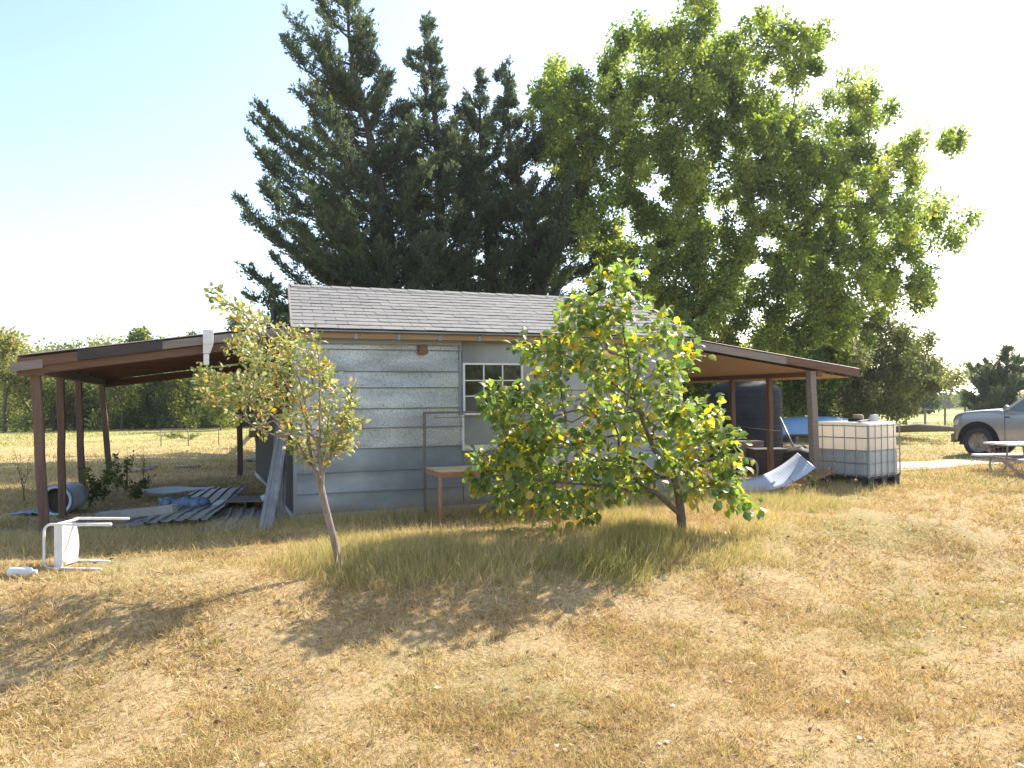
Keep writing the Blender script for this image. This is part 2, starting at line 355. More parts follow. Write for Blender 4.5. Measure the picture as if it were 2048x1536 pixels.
def inpoly(px, py, poly):
    x = np.asarray(px); y = np.asarray(py); ins = np.zeros(x.shape, bool); n = len(poly)
    for i in range(n):
        x1, y1 = poly[i]; x2, y2 = poly[(i+1) % n]
        c = ((y1 > y) != (y2 > y)) & (x < (x2-x1)*(y-y1)/((y2-y1)+1e-12)+x1); ins ^= c
    return ins
def pnoise(x, y, sc, seed=0):
    r = np.random.default_rng(seed); v = np.zeros_like(np.asarray(x, float))
    for k in range(7):
        a = r.uniform(0, 6.28); f = sc*r.uniform(0.5, 1.8); v += np.sin((x*math.cos(a)+y*math.sin(a))*f+r.uniform(0, 6.28))
    return v/2.6

# ------------------------------------------------------------------ ground
def axis(a, b, fine0, fine1, step, growth):
    c = list(np.arange(fine0, fine1+1e-6, step)); d = step; x = c[-1]
    while x < b: d *= growth; x += d; c.append(x)
    d = step; x = c[0]; pre = []
    while x > a: d *= growth; x -= d; pre.append(x)
    return np.array(pre[::-1]+c)
gx = axis(-900, 900, -9, 11, 0.09, 1.13); gy = axis(-60, 1400, 1.5, 16, 0.08, 1.12)
X, Y = np.meshgrid(gx, gy); Zg = gz(X, Y)
near = np.exp(-((Y-5)/9)**2)*np.exp(-(X/9)**4)
Zg = Zg+near*(0.010*pnoise(X, Y, 7, 3)+0.006*pnoise(X, Y, 19, 4))
V = np.stack([X, Y, Zg], -1).reshape(-1, 3); nx = len(gx); ny = len(gy)
I = (np.arange(ny-1)[:, None]*nx+np.arange(nx-1)[None]).ravel()
idx = np.stack([I, I+1, I+nx+1, I+nx], 1).ravel()
me = raw_mesh('ground', V, 4, idx, np.zeros(len(V)))
gm = bpy.data.materials.new('dry_grass_ground'); gm.use_nodes = True; n = gm.node_tree.nodes; l = gm.node_tree.links; b = n['Principled BSDF']
b.inputs['Roughness'].default_value = 0.95; b.inputs['Specular IOR Level'].default_value = 0.1
tc = n.new('ShaderNodeTexCoord')
def gnoise(scale, detail=6, rough=0.6, stretch=None):
    z = n.new('ShaderNodeTexNoise'); z.inputs['Scale'].default_value = scale; z.inputs['Detail'].default_value = detail; z.inputs['Roughness'].default_value = rough
    mp = n.new('ShaderNodeMapping'); l.new(tc.outputs['Object'], mp.inputs[0]); l.new(mp.outputs[0], z.inputs[0])
    if stretch: mp.inputs['Scale'].default_value = stretch
    return z
def gramp(src, stops):
    c = n.new('ShaderNodeValToRGB'); e = c.color_ramp.elements
    e[0].position, e[1].position = stops[0][0], stops[-1][0]; e[0].color = (*stops[0][1], 1); e[1].color = (*stops[-1][1], 1)
    for p, q in stops[1:-1]:
        k = e.new(p); k.color = (*q, 1)
    l.new(src, c.inputs[0]); return c.outputs[0]
def gmix(f, a_, b_):
    m_ = n.new('ShaderNodeMix'); m_.data_type = 'RGBA'; l.new(f, m_.inputs[0]); l.new(a_, m_.inputs[6]); l.new(b_, m_.inputs[7]); return m_.outputs[2]
fine = gramp(gnoise(22, 9, 0.75).outputs[0], [(0.30, (0.20, 0.135, 0.065)), (0.5, (0.43, 0.30, 0.15)), (0.66, (0.58, 0.435, 0.235))])
green = gramp(gnoise(16, 8, 0.7).outputs[0], [(0.35, (0.13, 0.13, 0.045)), (0.65, (0.33, 0.31, 0.11))])
mask = gramp(gnoise(0.33, 4, 0.6).outputs[0], [(0.50, (0, 0, 0)), (0.68, (0.8, 0.8, 0.8))])
c1 = gmix(mask, fine, green)
dirt = gramp(gnoise(9, 7, 0.7).outputs[0], [(0.3, (0.30, 0.21, 0.14)), (0.7, (0.50, 0.39, 0.28))])
m2 = gramp(gnoise(0.9, 5, 0.65).outputs[0], [(0.66, (0, 0, 0)), (0.80, (0.5, 0.5, 0.5))])
c2 = gmix(m2, c1, dirt)
# greener pasture beyond the yard on the right
sx_ = n.new('ShaderNodeSeparateXYZ'); l.new(tc.outputs['Object'], sx_.inputs[0])
def mrange(src, a_, b_):
    q = n.new('ShaderNodeMapRange'); q.inputs[1].default_value = a_; q.inputs[2].default_value = b_; l.new(src, q.inputs[0]); return q.outputs[0]
ax_ = n.new('ShaderNodeMath'); ax_.operation = 'ABSOLUTE'; l.new(sx_.outputs[0], ax_.inputs[0])
mu = n.new('ShaderNodeMath'); mu.operation = 'MULTIPLY'; l.new(mrange(ax_.outputs[0], 5, 14), mu.inputs[0]); l.new(mrange(sx_.outputs[1], 20, 36), mu.inputs[1])
pas = gramp(gnoise(0.25, 6, 0.7).outputs[0], [(0.35, (0.20, 0.24, 0.07)), (0.65, (0.42, 0.40, 0.15))])
c2 = gmix(mu.outputs[0], c2, pas)
l.new(c2, b.inputs['Base Color'])
bp = n.new('ShaderNodeBump'); bp.inputs['Strength'].default_value = 0.9; bp.inputs['Distance'].default_value = 0.02
l.new(gnoise(45, 8, 0.8).outputs[0], bp.inputs['Height']); l.new(bp.outputs[0], b.inputs['Normal'])
tag(link('ground', me, gm, None, True), 'dry straw coloured field of mown grass around the shed', kind='structure')

# pale bare track in front of the parked car
def strip(name, pts, wd, material, lift=0.006):
    P = []
    for i, p in enumerate(pts):
        a = Vector(pts[max(i-1, 0)]); c = Vector(pts[min(i+1, len(pts)-1)]); d = (c-a).normalized(); nn = Vector((-d.y, d.x))
        row = []
        for k in range(7):
            f = k/6*2-1; q = Vector(p)+nn*f*wd*(0.5+0.06*math.sin(i*1.9)+0.05*math.sin(i*3.7)); row.append((q.x, q.y, gzf(q.x, q.y)+lift))
        P.append(row)
    return MB().grid(P).build(name, material, None, True)
M['track'] = mat('bare_earth', (0.58, 0.46, 0.36), 0.95, 0, (0.42, 0.31, 0.20), 3, 0.9, 0.4, 30)
rp = [(p.x, p.y) for p in (G(1740, 938), G(1790, 934), G(1840, 930), G(1890, 927), G(1950, 925), G(2010, 922), G(2100, 918), G(2250, 912))]
tag(strip('track', rp, 1.3, M['track'], 0.012), 'pale bare earth track running past the parked car', kind='structure')

# ------------------------------------------------------------------ shed
SH = empty('shed', W(0, 0, 0), math.atan2(ST, CT), 'long shed clad in galvanised sheets with shingle roof and open wooden lean-tos at both ends', 'shed')
LEN = 5.92; DEP = 6.9; HW = 2.50; RS = 1.9; RZ = 3.30
def lp(name, mb, m_, par=None, sm=False): return mb.build(name, m_, par or SH, sm)
# core walls behind the cladding
core = MB()
core.box(0.02, LEN-0.02, 0.03, 0.10, 0.02, HW-0.04)
lp('front_wall', core, M['deck'])
prof_front = [(0.10, 0.02), (RS+0.06, 0.02), (RS+0.06, RZ-0.10), (RS, RZ-0.08), (0.10, HW-0.02)]
prof_rear = [(RS+0.07, 0.02), (DEP, 0.02), (DEP, 2.10), (RS+0.07, RZ-0.15)]
prof = prof_front
def gable(t0, t1, name, m_, prof=prof_front):
    vs = [(t0, s, z) for s, z in prof]+[(t1, s, z) for s, z in prof]; k = len(prof)
    fs = [tuple(range(k))[::-1], tuple(range(k, 2*k))]+[(i, (i+1) % k, (i+1) % k+k, i+k) for i in range(k)]
    return lp(name, MB().add(vs, fs), m_)
gw = gable(0.27, 0.33, 'gable_wall', M['wood_black']); gable(0.80, 0.86, 'gable_wall', M['wood_black'], prof_rear); gable(LEN-0.06, LEN, 'gable_wall', M['galv_grey'], prof_rear)
tag(lp('gable_wall', MB().box(0.0, 0.05, 0.10, DEP, 0.02, 2.46), M['wood_black']), 'dark end wall under the left lean-to')
lp('gable_flashing', MB().add([(0.0, 0.1, 2.463), (0.9, 0.1, 2.463), (0.9, DEP, 2.463), (0.0, DEP, 2.463)], [(0, 1, 2, 3)]), M['tin'])
gable(LEN-0.06, LEN, 'gable_wall', M['galv_grey'])
lp('rear_wall', MB().box(0.06, LEN-0.06, DEP-0.06, DEP, 0.02, 2.1), M['galv_grey'])
lp('rear_shadow_caster', MB().box(0.85, 5.0, DEP+0.003, 12.0, 0.0, 1.9), M['galv_grey'])  # unseen low box added behind the shed to cast the back left ground shadow
lp('foundation', MB().box(-0.02, LEN+0.02, -0.02, DEP, -0.2, 0.07), M['concrete'])
# cladding: ribbed sheets at left, each a part
rows = [0.10, 0.40, 0.66, 0.96, 1.23, 1.50, 1.76, 2.00, 2.30]
rows = [0.07, 0.33, 0.60, 0.90, 1.17, 1.43, 1.71, 1.93, 2.22, 2.50]
def panel(t0, t1, z0, z1, m_, name='wall_panel', s0=0.0, ribs=True, lab=None):
    mb = MB(); k = 10; nz_ = 7
    P = []
    for i in range(k+1):
        t = t0+(t1-t0)*i/k; row = []
        for j in range(nz_+1):
            f = j/nz_; z = z0+(z1-z0)*f
            y = s0-0.004-0.006*math.sin(t*3.1+z*7)*0.5*math.sin(math.pi*f)-0.016*(1-f)
            row.append((t, y, z))
        P.append(row)
    mb.grid(P)
    o = solid(lp(name, mb, m_), 0.003)
    if lab: o['label'] = lab
    return o
split = 2.285
for i in range(len(rows)-1):
    a, c = rows[i], rows[i+1]
    m_ = M['galv_blue'] if i < 3 else M['galv_old']
    panel(0.0, split-0.004, a+0.004, c+0.01, m_, lab='plain blue grey galvanised sheet' if i < 3 else 'speckled stained galvanised sheet')
    if i: 
        sm_ = MB(); sm_.tube([(0.0, -0.030, a+0.006), (split, -0.030, a+0.006)], 0.006, 6); lp('seam_rib', sm_, M['galv_seam'])
for (t0, t1, z0, z1) in [(split, 3.22, 0.07, 0.85), (split+0.90+0.04, 4.6, 0.07, 0.85), (4.6, LEN, 0.07, 0.85),
                         (3.22, 4.6, 0.86, 1.66), (4.6, LEN, 0.86, 1.66), (3.22, 4.6, 1.67, HW), (4.6, LEN, 1.67, HW),
                         (split, 3.22, 2.055, HW), (split+0.02, 3.22, 0.87, 1.335)]:
    low = z0 < 0.1
    panel(t0+0.004, t1-0.004, z0, z1, M['galv_blue'] if low else M['galv_grey'])
lp('white_trim', MB().box(split-0.012, split+0.014, -0.05, -0.012, 0.83, 1.33), M['white'])
lp('white_trim', MB().box(split+0.016, 3.15, -0.055, -0.022, 0.83, 0.90), M['white'])
lp('corner_trim', MB().box(-0.02, 0.025, -0.035, 0.03, 0.05, HW-0.03), M['galv_seam'])
lp('corner_trim', MB().box(LEN-0.03, LEN+0.02, -0.035, 0.03, 0.05, HW-0.03), M['galv_grey'])
lp('corner_trim', MB().box(split-0.05, split-0.014, -0.034, -0.012, 1.34, 2.42), M['galv_seam'])
# vertical white strip and hanging bar behind the leafy tree
lp('white_trim', MB().box(3.78, 3.80, -0.05, -0.02, 1.55, 1.80), M['white'])
# window
wt0, wt1, wz0, wz1 = 2.315, 3.175, 1.37, 2.03
win = lp('window', MB().box(wt0-0.01, wt1+0.01, 0.0, 0.025, wz0, wz1), M['black'])
fr = MB(); fw = 0.028
fr.box(wt0-fw, wt0, -0.055, -0.005, wz0-fw, wz1+fw); fr.box(wt1, wt1+fw, -0.055, -0.005, wz0-fw, wz1+fw)
fr.box(wt0, wt1, -0.054, -0.006, wz1, wz1+fw); fr.box(wt0, wt1, -0.060, -0.006, wz0-0.045, wz0)
lp('frame', fr, M['white_metal'], win)
pw = (wt1-wt0)/3; ph = (wz1-wz0)/3
for i in range(3):
    for j in range(3):
        pm = M['glass_pale'] if (i == 0 and j == 0) else M['glass']
        x0 = wt0+i*pw; z0 = wz0+j*ph
        lp('pane', MB().box(x0+0.006, x0+pw-0.006, -0.022, -0.016, z0+0.006, z0+ph-0.006), pm, win)
for i in (1, 2):
    lp('muntin', MB().box(wt0+i*pw-0.009, wt0+i*pw+0.009, -0.040, -0.024, wz0, wz1), M['white_metal'], win)
    lp('muntin', MB().box(wt0, wt1, -0.038, -0.026, wz0+i*ph-0.008, wz0+i*ph+0.008), M['white_metal'], win)
nl_ = MB()
for i in range(1, len(rows)-1):
    for k in range(9):
        t_ = 0.08+k*0.27+0.02*math.sin(i+k*2); z_ = rows[i]+0.045
        nl_.box(t_-0.006, t_+0.006, -0.034, -0.02, z_-0.006, z_+0.006)
tag(lp('nail_heads', nl_, M['rust']), None, None, None, 'stuff')
# sliding-door track, wooden block
tk = MB(); tk.box(0.30, 2.24, -0.11, -0.03, 2.315, 2.36); tk.box(0.30, 2.24, -0.112, -0.10, 2.30, 2.40)
lp('door_track', tk, M['galv_seam'])
lp('track_board', MB().box(0.28, 2.26, -0.028, -0.020, 2.36, 2.48), M['wood_grey'])
bevel(lp('wood_block', MB().box(1.64, 1.76, -0.12, -0.03, 2.17, 2.29), M['block']), 0.006)
# eave: fascia, rafter ends
lp('fascia_board', MB().box(0.02, LEN+0.05, -0.262, -0.235, 2.355, 2.435), M['wood_pale'])
for k in range(11):
    t = 0.18+k*0.57
    rb = MB(); sl_ = (RZ-2.50)/(RS+0.02)
    rb.add([(t-0.02, -0.275, 2.345), (t+0.02, -0.275, 2.345), (t+0.02, 0.05, 2.46), (t-0.02, 0.05, 2.46),
            (t-0.02, -0.275, 2.42), (t+0.02, -0.275, 2.42), (t+0.02, 0.05, 2.53), (t-0.02, 0.05, 2.53)],
           [(3, 2, 1, 0), (4, 5, 6, 7), (0, 1, 5, 4), (1, 2, 6, 5), (2, 3, 7, 6), (3, 0, 4, 7)])
    lp('rafter_end', rb, M['galv_seam'])
# roof: front slope from eave (s=-.3) to ridge
es, ez = -0.30, 2.46
def ledge(f): return -0.03+0.20*f          # left rake
def redge(f): return 6.0+0.28*f
sl_len = math.hypot(RS-es, RZ-ez); ang = math.atan2(RZ-ez, RS-es)
rv = []
for zz in (0.0, -0.035):
    rv += [(ledge(0), es, ez+zz), (redge(0), es, ez+zz), (redge(1), RS, RZ+zz), (ledge(1), RS, RZ+zz)]
roof = lp('roof', MB().add(rv, [(0, 1, 2, 3), (7, 6, 5, 4), (0, 4, 5, 1), (1, 5, 6, 2), (2, 6, 7, 3), (3, 7, 4, 0)]), M['deck'])
lp('rear_roof', MB().add([(0.78, RS+0.01, RZ-0.02), (6.28, RS+0.01, RZ-0.02), (6.1, DEP+0.2, 2.12), (0.78, DEP+0.2, 2.12)], [(0, 3, 2, 1)]), M['tin'])
NR = 13; NTAB = 21; ex = sl_len/NR; tw = 6.05/NTAB
tabs = []
for v in range(4):
    r_ = 0.005
    mb = MB(); jag = [rnd.uniform(-0.006, 0.006) for _ in range(4)]
    x1 = tw-0.007
    # slightly thick tab lying in local x (along), y (up slope)
    vs = [(0, jag[0], 0), (x1, jag[1], 0), (x1, ex*1.25, -0.010), (0, ex*1.25, -0.010), (0, jag[0], 0.008), (x1, jag[1], 0.008), (x1, ex*1.25, -0.003), (0, ex*1.25, -0.003)]
    mb.add(vs, [(3, 2, 1, 0), (4, 5, 6, 7), (0, 1, 5, 4), (1, 2, 6, 5), (2, 3, 7, 6), (3, 0, 4, 7)])
    me = bpy.data.meshes.new('shingle'); me.from_pydata(mb.v, [], mb.f); me.materials.append(M['shingle']); tabs.append(me)
halfm = bpy.data.meshes.new('shingle'); hm = MB(); hx = tw*0.5-0.006
hm.add([(0, 0, 0), (hx, 0, 0), (hx, ex*1.25, -0.01), (0, ex*1.25, -0.01), (0, 0, 0.008), (hx, 0, 0.008), (hx, ex*1.25, -0.003), (0, ex*1.25, -0.003)],
       [(3, 2, 1, 0), (4, 5, 6, 7), (0, 1, 5, 4), (1, 2, 6, 5), (2, 3, 7, 6), (3, 0, 4, 7)])
halfm.from_pydata(hm.v, [], hm.f); halfm.materials.append(M['shingle'])
cnt_sh = 0
for r_ in range(NR):
    f = r_/NR; lo = ledge(f)-0.02; hi = redge(f)+0.02; off = (r_ % 2)*tw/2
    x = lo
    cells = []
    if off: cells.append((x, halfm)); x += tw/2
    while x+tw <= hi+0.02: cells.append((x, rnd.choice(tabs))); x += tw
    if hi-x > tw*0.4: cells.append((hi-tw/2, halfm))
    for cx, me in cells:
        o = bpy.data.objects.new('shingle', me); COL.objects.link(o); o.parent = roof
        s_ = es-0.02+(RS-es)*f; z_ = ez+(RZ-ez)*f+0.012+rnd.uniform(0, 0.004)
        o.location = (cx, s_, z_); o.rotation_euler = (ang+rnd.uniform(-0.01, 0.01), rnd.uniform(-0.004, 0.004), rnd.uniform(-0.012, 0.012)); cnt_sh += 1
rc = MB()
for k in range(20):
    t0 = ledge(1)+k*0.306; rc.add([(t0, RS-0.13, RZ-0.025+0.012), (t0+0.30, RS-0.13, RZ-0.025+0.006), (t0+0.30, RS, RZ+0.030), (t0, RS, RZ+0.038), (t0, RS+0.13, RZ-0.01), (t0+0.3, RS+0.13, RZ-0.015)], [(0, 1, 2, 3), (3, 2, 5, 4)])
lp('ridge_cap', rc, M['shingle'])
de = MB(); de.box(ledge(0), redge(0), es-0.02, es-0.008, ez-0.022, ez-0.004); lp('drip_edge', de, M['galv_grey'])
rk = MB(); rk.beam((ledge(0)-0.03, es, ez-0.03), (ledge(1)-0.03, RS, RZ-0.03), 0.025, 0.12); rk.beam((redge(0)+0.03, es, ez-0.03), (redge(1)+0.03, RS, RZ-0.03), 0.025, 0.12)
lp('rake_board', rk, M['wood_grey'])

# ---- lean-to roofs (local coords of the shed)
def leanto(t_in, z_in, t_out, z_out, s0, s1, nraf, lab, boards, sheet_m):
    mb = MB(); d = 1 if t_out > t_in else -1
    def zt(t): return z_in+(z_out-z_in)*(t-t_in)/(t_out-t_in)
    # sheets side by side along s, each a sub-part
    base = MB(); base.beam((t_in, s0+0.10, zt(t_in)-0.055), (t_out, s0+0.10, z_out-0.055), 0.04, 0.10)
    roof_ = tag(lp('lean_to_roof', base, M['wood_brown']), lab)
    ns = max(3, int(round((s1-s0)/0.72)))
    for i in range(ns):
        a = s0-0.05+(s1-s0+0.1)*i/ns; c = s0-0.05+(s1-s0+0.1)*(i+1)/ns+0.03
        P = []
        for q in range(2):
            t = (t_in, t_out)[q]; row = []
            for j in range(25):
                s_ = a+(c-a)*j/24; row.append((t, s_, zt(t)+0.012+0.010*math.sin(j*math.pi/2)+0.003*(i % 2)))
            P.append(row)
        solid(lp('roof_sheet', MB().grid(P), sheet_m, roof_), 0.002)
    for i in range(1, nraf):
        s_ = s0+0.10+(s1-s0-0.2)*i/(nraf-1)
        lp('rafter', MB().beam((t_in, s_, zt(t_in)-0.07), (t_out-d*0.03, s_, z_out-0.07), 0.045, 0.12), M['wood_brown'], roof_)
    for (ta, tb, s_, h0, h1, m_, th) in boards:
        lp('fascia_board', MB().add([(t, y, zt(t)+h) for y in (s_, s_+th) for t, h in ((ta, h0), (tb, h0), (tb, h1), (ta, h1))],
           [(0, 1, 2, 3), (7, 6, 5, 4), (0, 4, 5, 1), (1, 5, 6, 2), (2, 6, 7, 3), (3, 7, 4, 0)]), m_, roof_)
    return roof_, zt
LZ0, LZ1 = 2.52, 2.08
rl, ztl = leanto(0.0, LZ0, -3.06, LZ1, -0.12, 6.9, 11, 'shallow tin lean-to roof over the left open bay',
    [(-3.05, -2.45, -0.165, -0.13, -0.02, M['wood_brown'], 0.03), (-2.45, -1.55, -0.168, -0.12, 0.00, M['wood_black'], 0.03), (-1.55, -0.0, -0.166, -0.11, -0.012, M['wood_grey'], 0.03),
     (-3.06, -0.0, -0.13, -0.22, -0.125, M['wood_brown'], 0.035), (-3.12, -2.8, -0.17, -0.16, -0.06, M['wood_grey'], 0.03)], M['tin_dark'])
RZ0, RZ1 = 2.46, 1.99
rr, ztr = leanto(LEN, RZ0, 9.5, RZ1, -0.12, 5.2, 9, 'shallow wooden lean-to roof over the right open bay',
    [(LEN, 7.9, -0.165, -0.13, -0.01, M['wood_grey'], 0.03), (7.9, 9.5, -0.165, -0.12, 0.00, M['wood_brown'], 0.03)], M['tin_dark'])
lp('ceiling_board', MB().add([(LEN+0.01, -0.05, RZ0-0.155), (9.4, -0.05, RZ1-0.14), (9.4, 5.1, RZ1-0.14), (LEN+0.01, 5.1, RZ0-0.155)], [(0, 1, 2, 3)]), M['wood_pale'], rr)
lp('header_beam', MB().box(-2.88, -2.80, -0.10, 6.8, LZ1-0.20, LZ1-0.04), M['wood_grey'])
lp('header_beam', MB().box(8.62, 8.72, -0.10, 5.0, RZ1-0.12, RZ1+0.01), M['wood_brown'])
lp('header_beam', MB().box(-0.18, -0.1, 0.10, 6.8, LZ0-0.28, LZ0-0.14), M['wood_brown'])
lp('cross_beam', MB().beam((0.0, 6.75, 2.26), (-2.9, 6.75, 1.90), 0.05, 0.14), M['wood_brown'])
lp('cross_beam', MB().beam((LEN, 5.0, 2.20), (9.0, 5.0, 1.86), 0.05, 0.14), M['wood_brown'])
def post(t, s, ztop, w_=0.10, lean=(0, 0), m_=None):
    n_ = 7; P = []
    mb = MB(); pts = []
    for i in range(n_):
        f = i/(n_-1); wig = 0.006*math.sin(i*2.3+t*5); pts.append((t+lean[0]*f+wig, s+lean[1]*f, -0.15+(ztop+0.15)*f))
    base = len(mb.v)
    for i, p in enumerate(pts):
        for a, b_ in ((-1, -1), (1, -1), (1, 1), (-1, 1)):
            mb.v.append((p[0]+a*w_/2, p[1]+b_*w_/2, p[2]))
    for i in range(n_-1):
        for k in range(4):
            a = i*4+k; b_ = i*4+(k+1) % 4; mb.f.append((a, b_, b_+4, a+4))
    mb.f.append((3, 2, 1, 0)); mb.f.append(tuple((n_-1)*4+k for k in range(4)))
    return bevel(lp('post', mb, m_ or M['wood_post']), 0.008, 1)
post(-2.80, 0.0, LZ1-0.03, 0.10, (-0.10, 0))
post(-2.84, 1.57, LZ1-0.16, 0.088, (-0.02, 0))
post(-2.84, 3.65, LZ1-0.16, 0.095, (-0.06, 0))
post(-2.70, 6.6, LZ1-0.16, 0.10, (-0.16, 0))
post(-0.32, 6.75, 2.2, 0.11, (0, 0))
post(8.62, -0.02, RZ1-0.02, 0.125, (-0.07, 0), M['wood_grey'])
post(8.67, 1.16, RZ1-0.10, 0.09, (0, 0)); post(8.67, 2.24, RZ1-0.10, 0.09); post(8.67, 4.9, RZ1-0.10, 0.09)
# white gutter end piece hanging on the left lean-to
gt = MB()
gt.box(-1.10, -0.98, -0.24, -0.172, ztl(-1.04)-0.12, ztl(-1.04)+0.06)
gt.add([(-1.10, -0.23, ztl(-1)-0.12), (-0.98, -0.23, ztl(-1)-0.12), (-1.02, -0.22, ztl(-1)-0.24), (-1.10, -0.22, ztl(-1)-0.24),
        (-1.10, -0.175, ztl(-1)-0.12), (-0.98, -0.175, ztl(-1)-0.12), (-1.02, -0.175, ztl(-1)-0.24), (-1.10, -0.175, ztl(-1)-0.24)],
       [(0, 1, 2, 3), (7, 6, 5, 4), (0, 4, 5, 1), (1, 5, 6, 2), (2, 6, 7, 3), (3, 7, 4, 0)])
gt.box(-1.095, -1.03, -0.225, -0.178, ztl(-1)-0.38, ztl(-1)-0.243)
tag(bevel(lp('downspout_elbow', gt, M['white_metal']), 0.01), 'white metal downspout piece hanging at the front edge')

# ------------------------------------------------------------------ bench frame by the window
T = empty('work_table', W(2.3, -0.85, 0), math.atan2(ST, CT), 'weathered plywood table with rusty legs and tall pipe frame in front of the window', 'table')
t0, t1 = -0.70, 1.35; zt_ = 0.64
for k in range(4):
    y0 = -0.34+k*0.17; bevel(MB().box(t0, t1, y0+0.002, y0+0.168, zt_, zt_+0.022).build('board', M['ply'], T), 0.004, 1)
ap = MB(); ap.beam((t0, -0.33, zt_-0.025), (t1, -0.33, zt_-0.025), 0.03, 0.045); ap.beam((t0, 0.33, zt_-0.025), (t1, 0.33, zt_-0.025), 0.03, 0.045)
ap.beam((t0, -0.31, zt_-0.025), (t0, 0.31, zt_-0.025), 0.03, 0.045); ap.beam((t1, -0.31, zt_-0.025), (t1, 0.31, zt_-0.025), 0.03, 0.045)
ap.build('apron', M['rust'], T)
for (x, y, m_, top) in ((t0, -0.32, M['rust'], zt_), (t1, -0.32, M['rust'], zt_), (t1, 0.34, M['dark_steel'], 1.36)):
    MB().tube([(x, y, -0.1), (x, y, top)], 0.022, 8).build('leg', m_, T, True)
MB().beam((t0, 0.36, -0.1), (t0, 0.36, 1.36), 0.032, 0.032, up=(0, 1, 0)).build('leg', M['dark_steel'], T)
MB().beam((t0-0.016, 0.36, 1.375), (t1, 0.36, 1.375), 0.03, 0.03).build('top_rail', M['dark_steel'], T)
MB().tube([(t0+0.14, 0.34, 1.34), (t0+0.14, 0.34, 1.30), (t0+0.14, 0.34, 1.31), (t1-0.3, 0.34, 1.31)], 0.006, 6).build('hanging_rod', M['dark_steel'], T)

# ------------------------------------------------------------------ junk on the left
def ribbed(L, Wd, ribs=5, h=0.022, warp=0.03, seed=0):
    r = random.Random(seed); P = []; n_ = 14
    prof_ = []
    for k in range(ribs):
        c = (k+0.5)/ribs; hw = 0.12/ribs
        prof_ += [(c-hw*1.6, 0), (c-hw*0.7, h), (c+hw*0.7, h), (c+hw*1.6, 0)]
    prof_ = [(0, 0)]+prof_+[(1, 0)]; ph_ = r.uniform(0, 6)
    for i in range(n_+1):
        x = L*i/n_; P.append([(x, (u-0.5)*Wd, z+warp*math.sin(i*0.55+ph_)*math.sin(u*3+ph_)+warp) for u, z in prof_])
    return MB().grid(P)
def sheet_between(name, a, b, wd, m_, label, group=None, ribs=5, tilt=0.0, seed=0, warp=0.02, lift=0.0, cat='metal sheet'):
    a = Vector(a); b = Vector(b); d = b-a; o = solid(ribbed(d.length, wd, ribs, seed=seed, warp=warp).build(name, m_), 0.002)
    x = d.normalized(); y = Vector((0, 0, 1)).cross(x).normalized(); z = x.cross(y)
    Rm = Matrix((x, y, z)).transposed().to_4x4() @ Matrix.Rotation(tilt, 4, 'X')
    o.matrix_world = Matrix.Translation(a+Vector((0, 0, lift))) @ Rm; return tag(o, label, cat, group)
sheet_between('metal_sheet', G(345, 1063), G(440, 992), 0.78, M['tin'], 'ribbed grey roofing sheet lying diagonally on top of the scrap pile', ribs=5, seed=1, lift=0.09)
sheet_between('metal_sheet', G(466, 1066), G(486, 1024), 0.78, M['tin'], 'ribbed roofing sheet lying flat beside the leaning strip, dirt in its grooves', ribs=5, seed=2, lift=0.01)
sheet_between('metal_sheet', G(262, 1064), G(330, 1034), 0.60, M['tin'], 'low roofing sheet flat on the ground behind the toppled chair', ribs=4, seed=3, lift=0.015)
sheet_between('metal_sheet', G(272, 996), G(425, 990), 0.55, M['bluegrey'], 'pale sheet at the back of the scrap pile', ribs=4, seed=4, lift=0.08)
sheet_between('metal_sheet', G(495, 925), G(556, 918), 0.9, M['tin'], 'grey sheet lying far back by the rear post of the left bay', ribs=3, seed=5, lift=0.02)
# leaning strips at the corner
sheet_between('metal_strip', W(-0.42, -0.62, -0.02), W(-0.10, 0.25, 1.25), 0.17, M['tin'], 'long pale ribbed metal strip leaning on the shed corner', ribs=2, tilt=R(-8), seed=6, warp=0.004, cat='metal strip')
sheet_between('metal_strip', W(-0.22, -0.10, 0.0), W(-0.09, 0.75, 1.35), 0.18, M['tin_dark'], 'dark narrow metal strip propped behind the pale leaning one', ribs=2, tilt=R(-8), seed=7, warp=0.004, cat='metal strip')
bm_ = MB().beam(G(196, 1034, 0.14), G(350, 1018, 0.25), 0.14, 0.10)
tag(bevel(bm_.build('long_beam', M['tin']), 0.006), 'long squared grey beam lying across the scrap pile', 'beam')
for (a_, b_, lab_) in (((300, 1052), (378, 1022), 'weathered plank poking out from under the diagonal roofing sheet'), ((215, 1052), (292, 1046), 'short grey plank lying flat before the long beam'),
                      ((440, 1000), (470, 988), 'narrow split plank behind the diagonal roofing sheet')):
    tag(MB().beam(G(*a_, 0.05), G(*b_, 0.10), 0.13, 0.03).build('plank', M['wood_grey']), lab_, 'plank')
# rolled tarp
c0 = G(322, 1010, 0.10); c1 = G(408, 1008, 0.10); pts = []; rs = []
for i in range(18):
    f = i/17; p = c0.lerp(c1, f); pts.append(p+Vector((0, 0.02*math.sin(i*1.7), 0.018*math.sin(i*2.1)))); rs.append(0.10+0.02*math.sin(i*2.7)+0.012*math.sin(i*5.1))
tag(MB().tube(pts, rs, 11).build('rolled_tarp', M['tarp'], None, True), 'slate blue rolled tarp lying on the pile of sheets', 'tarp')
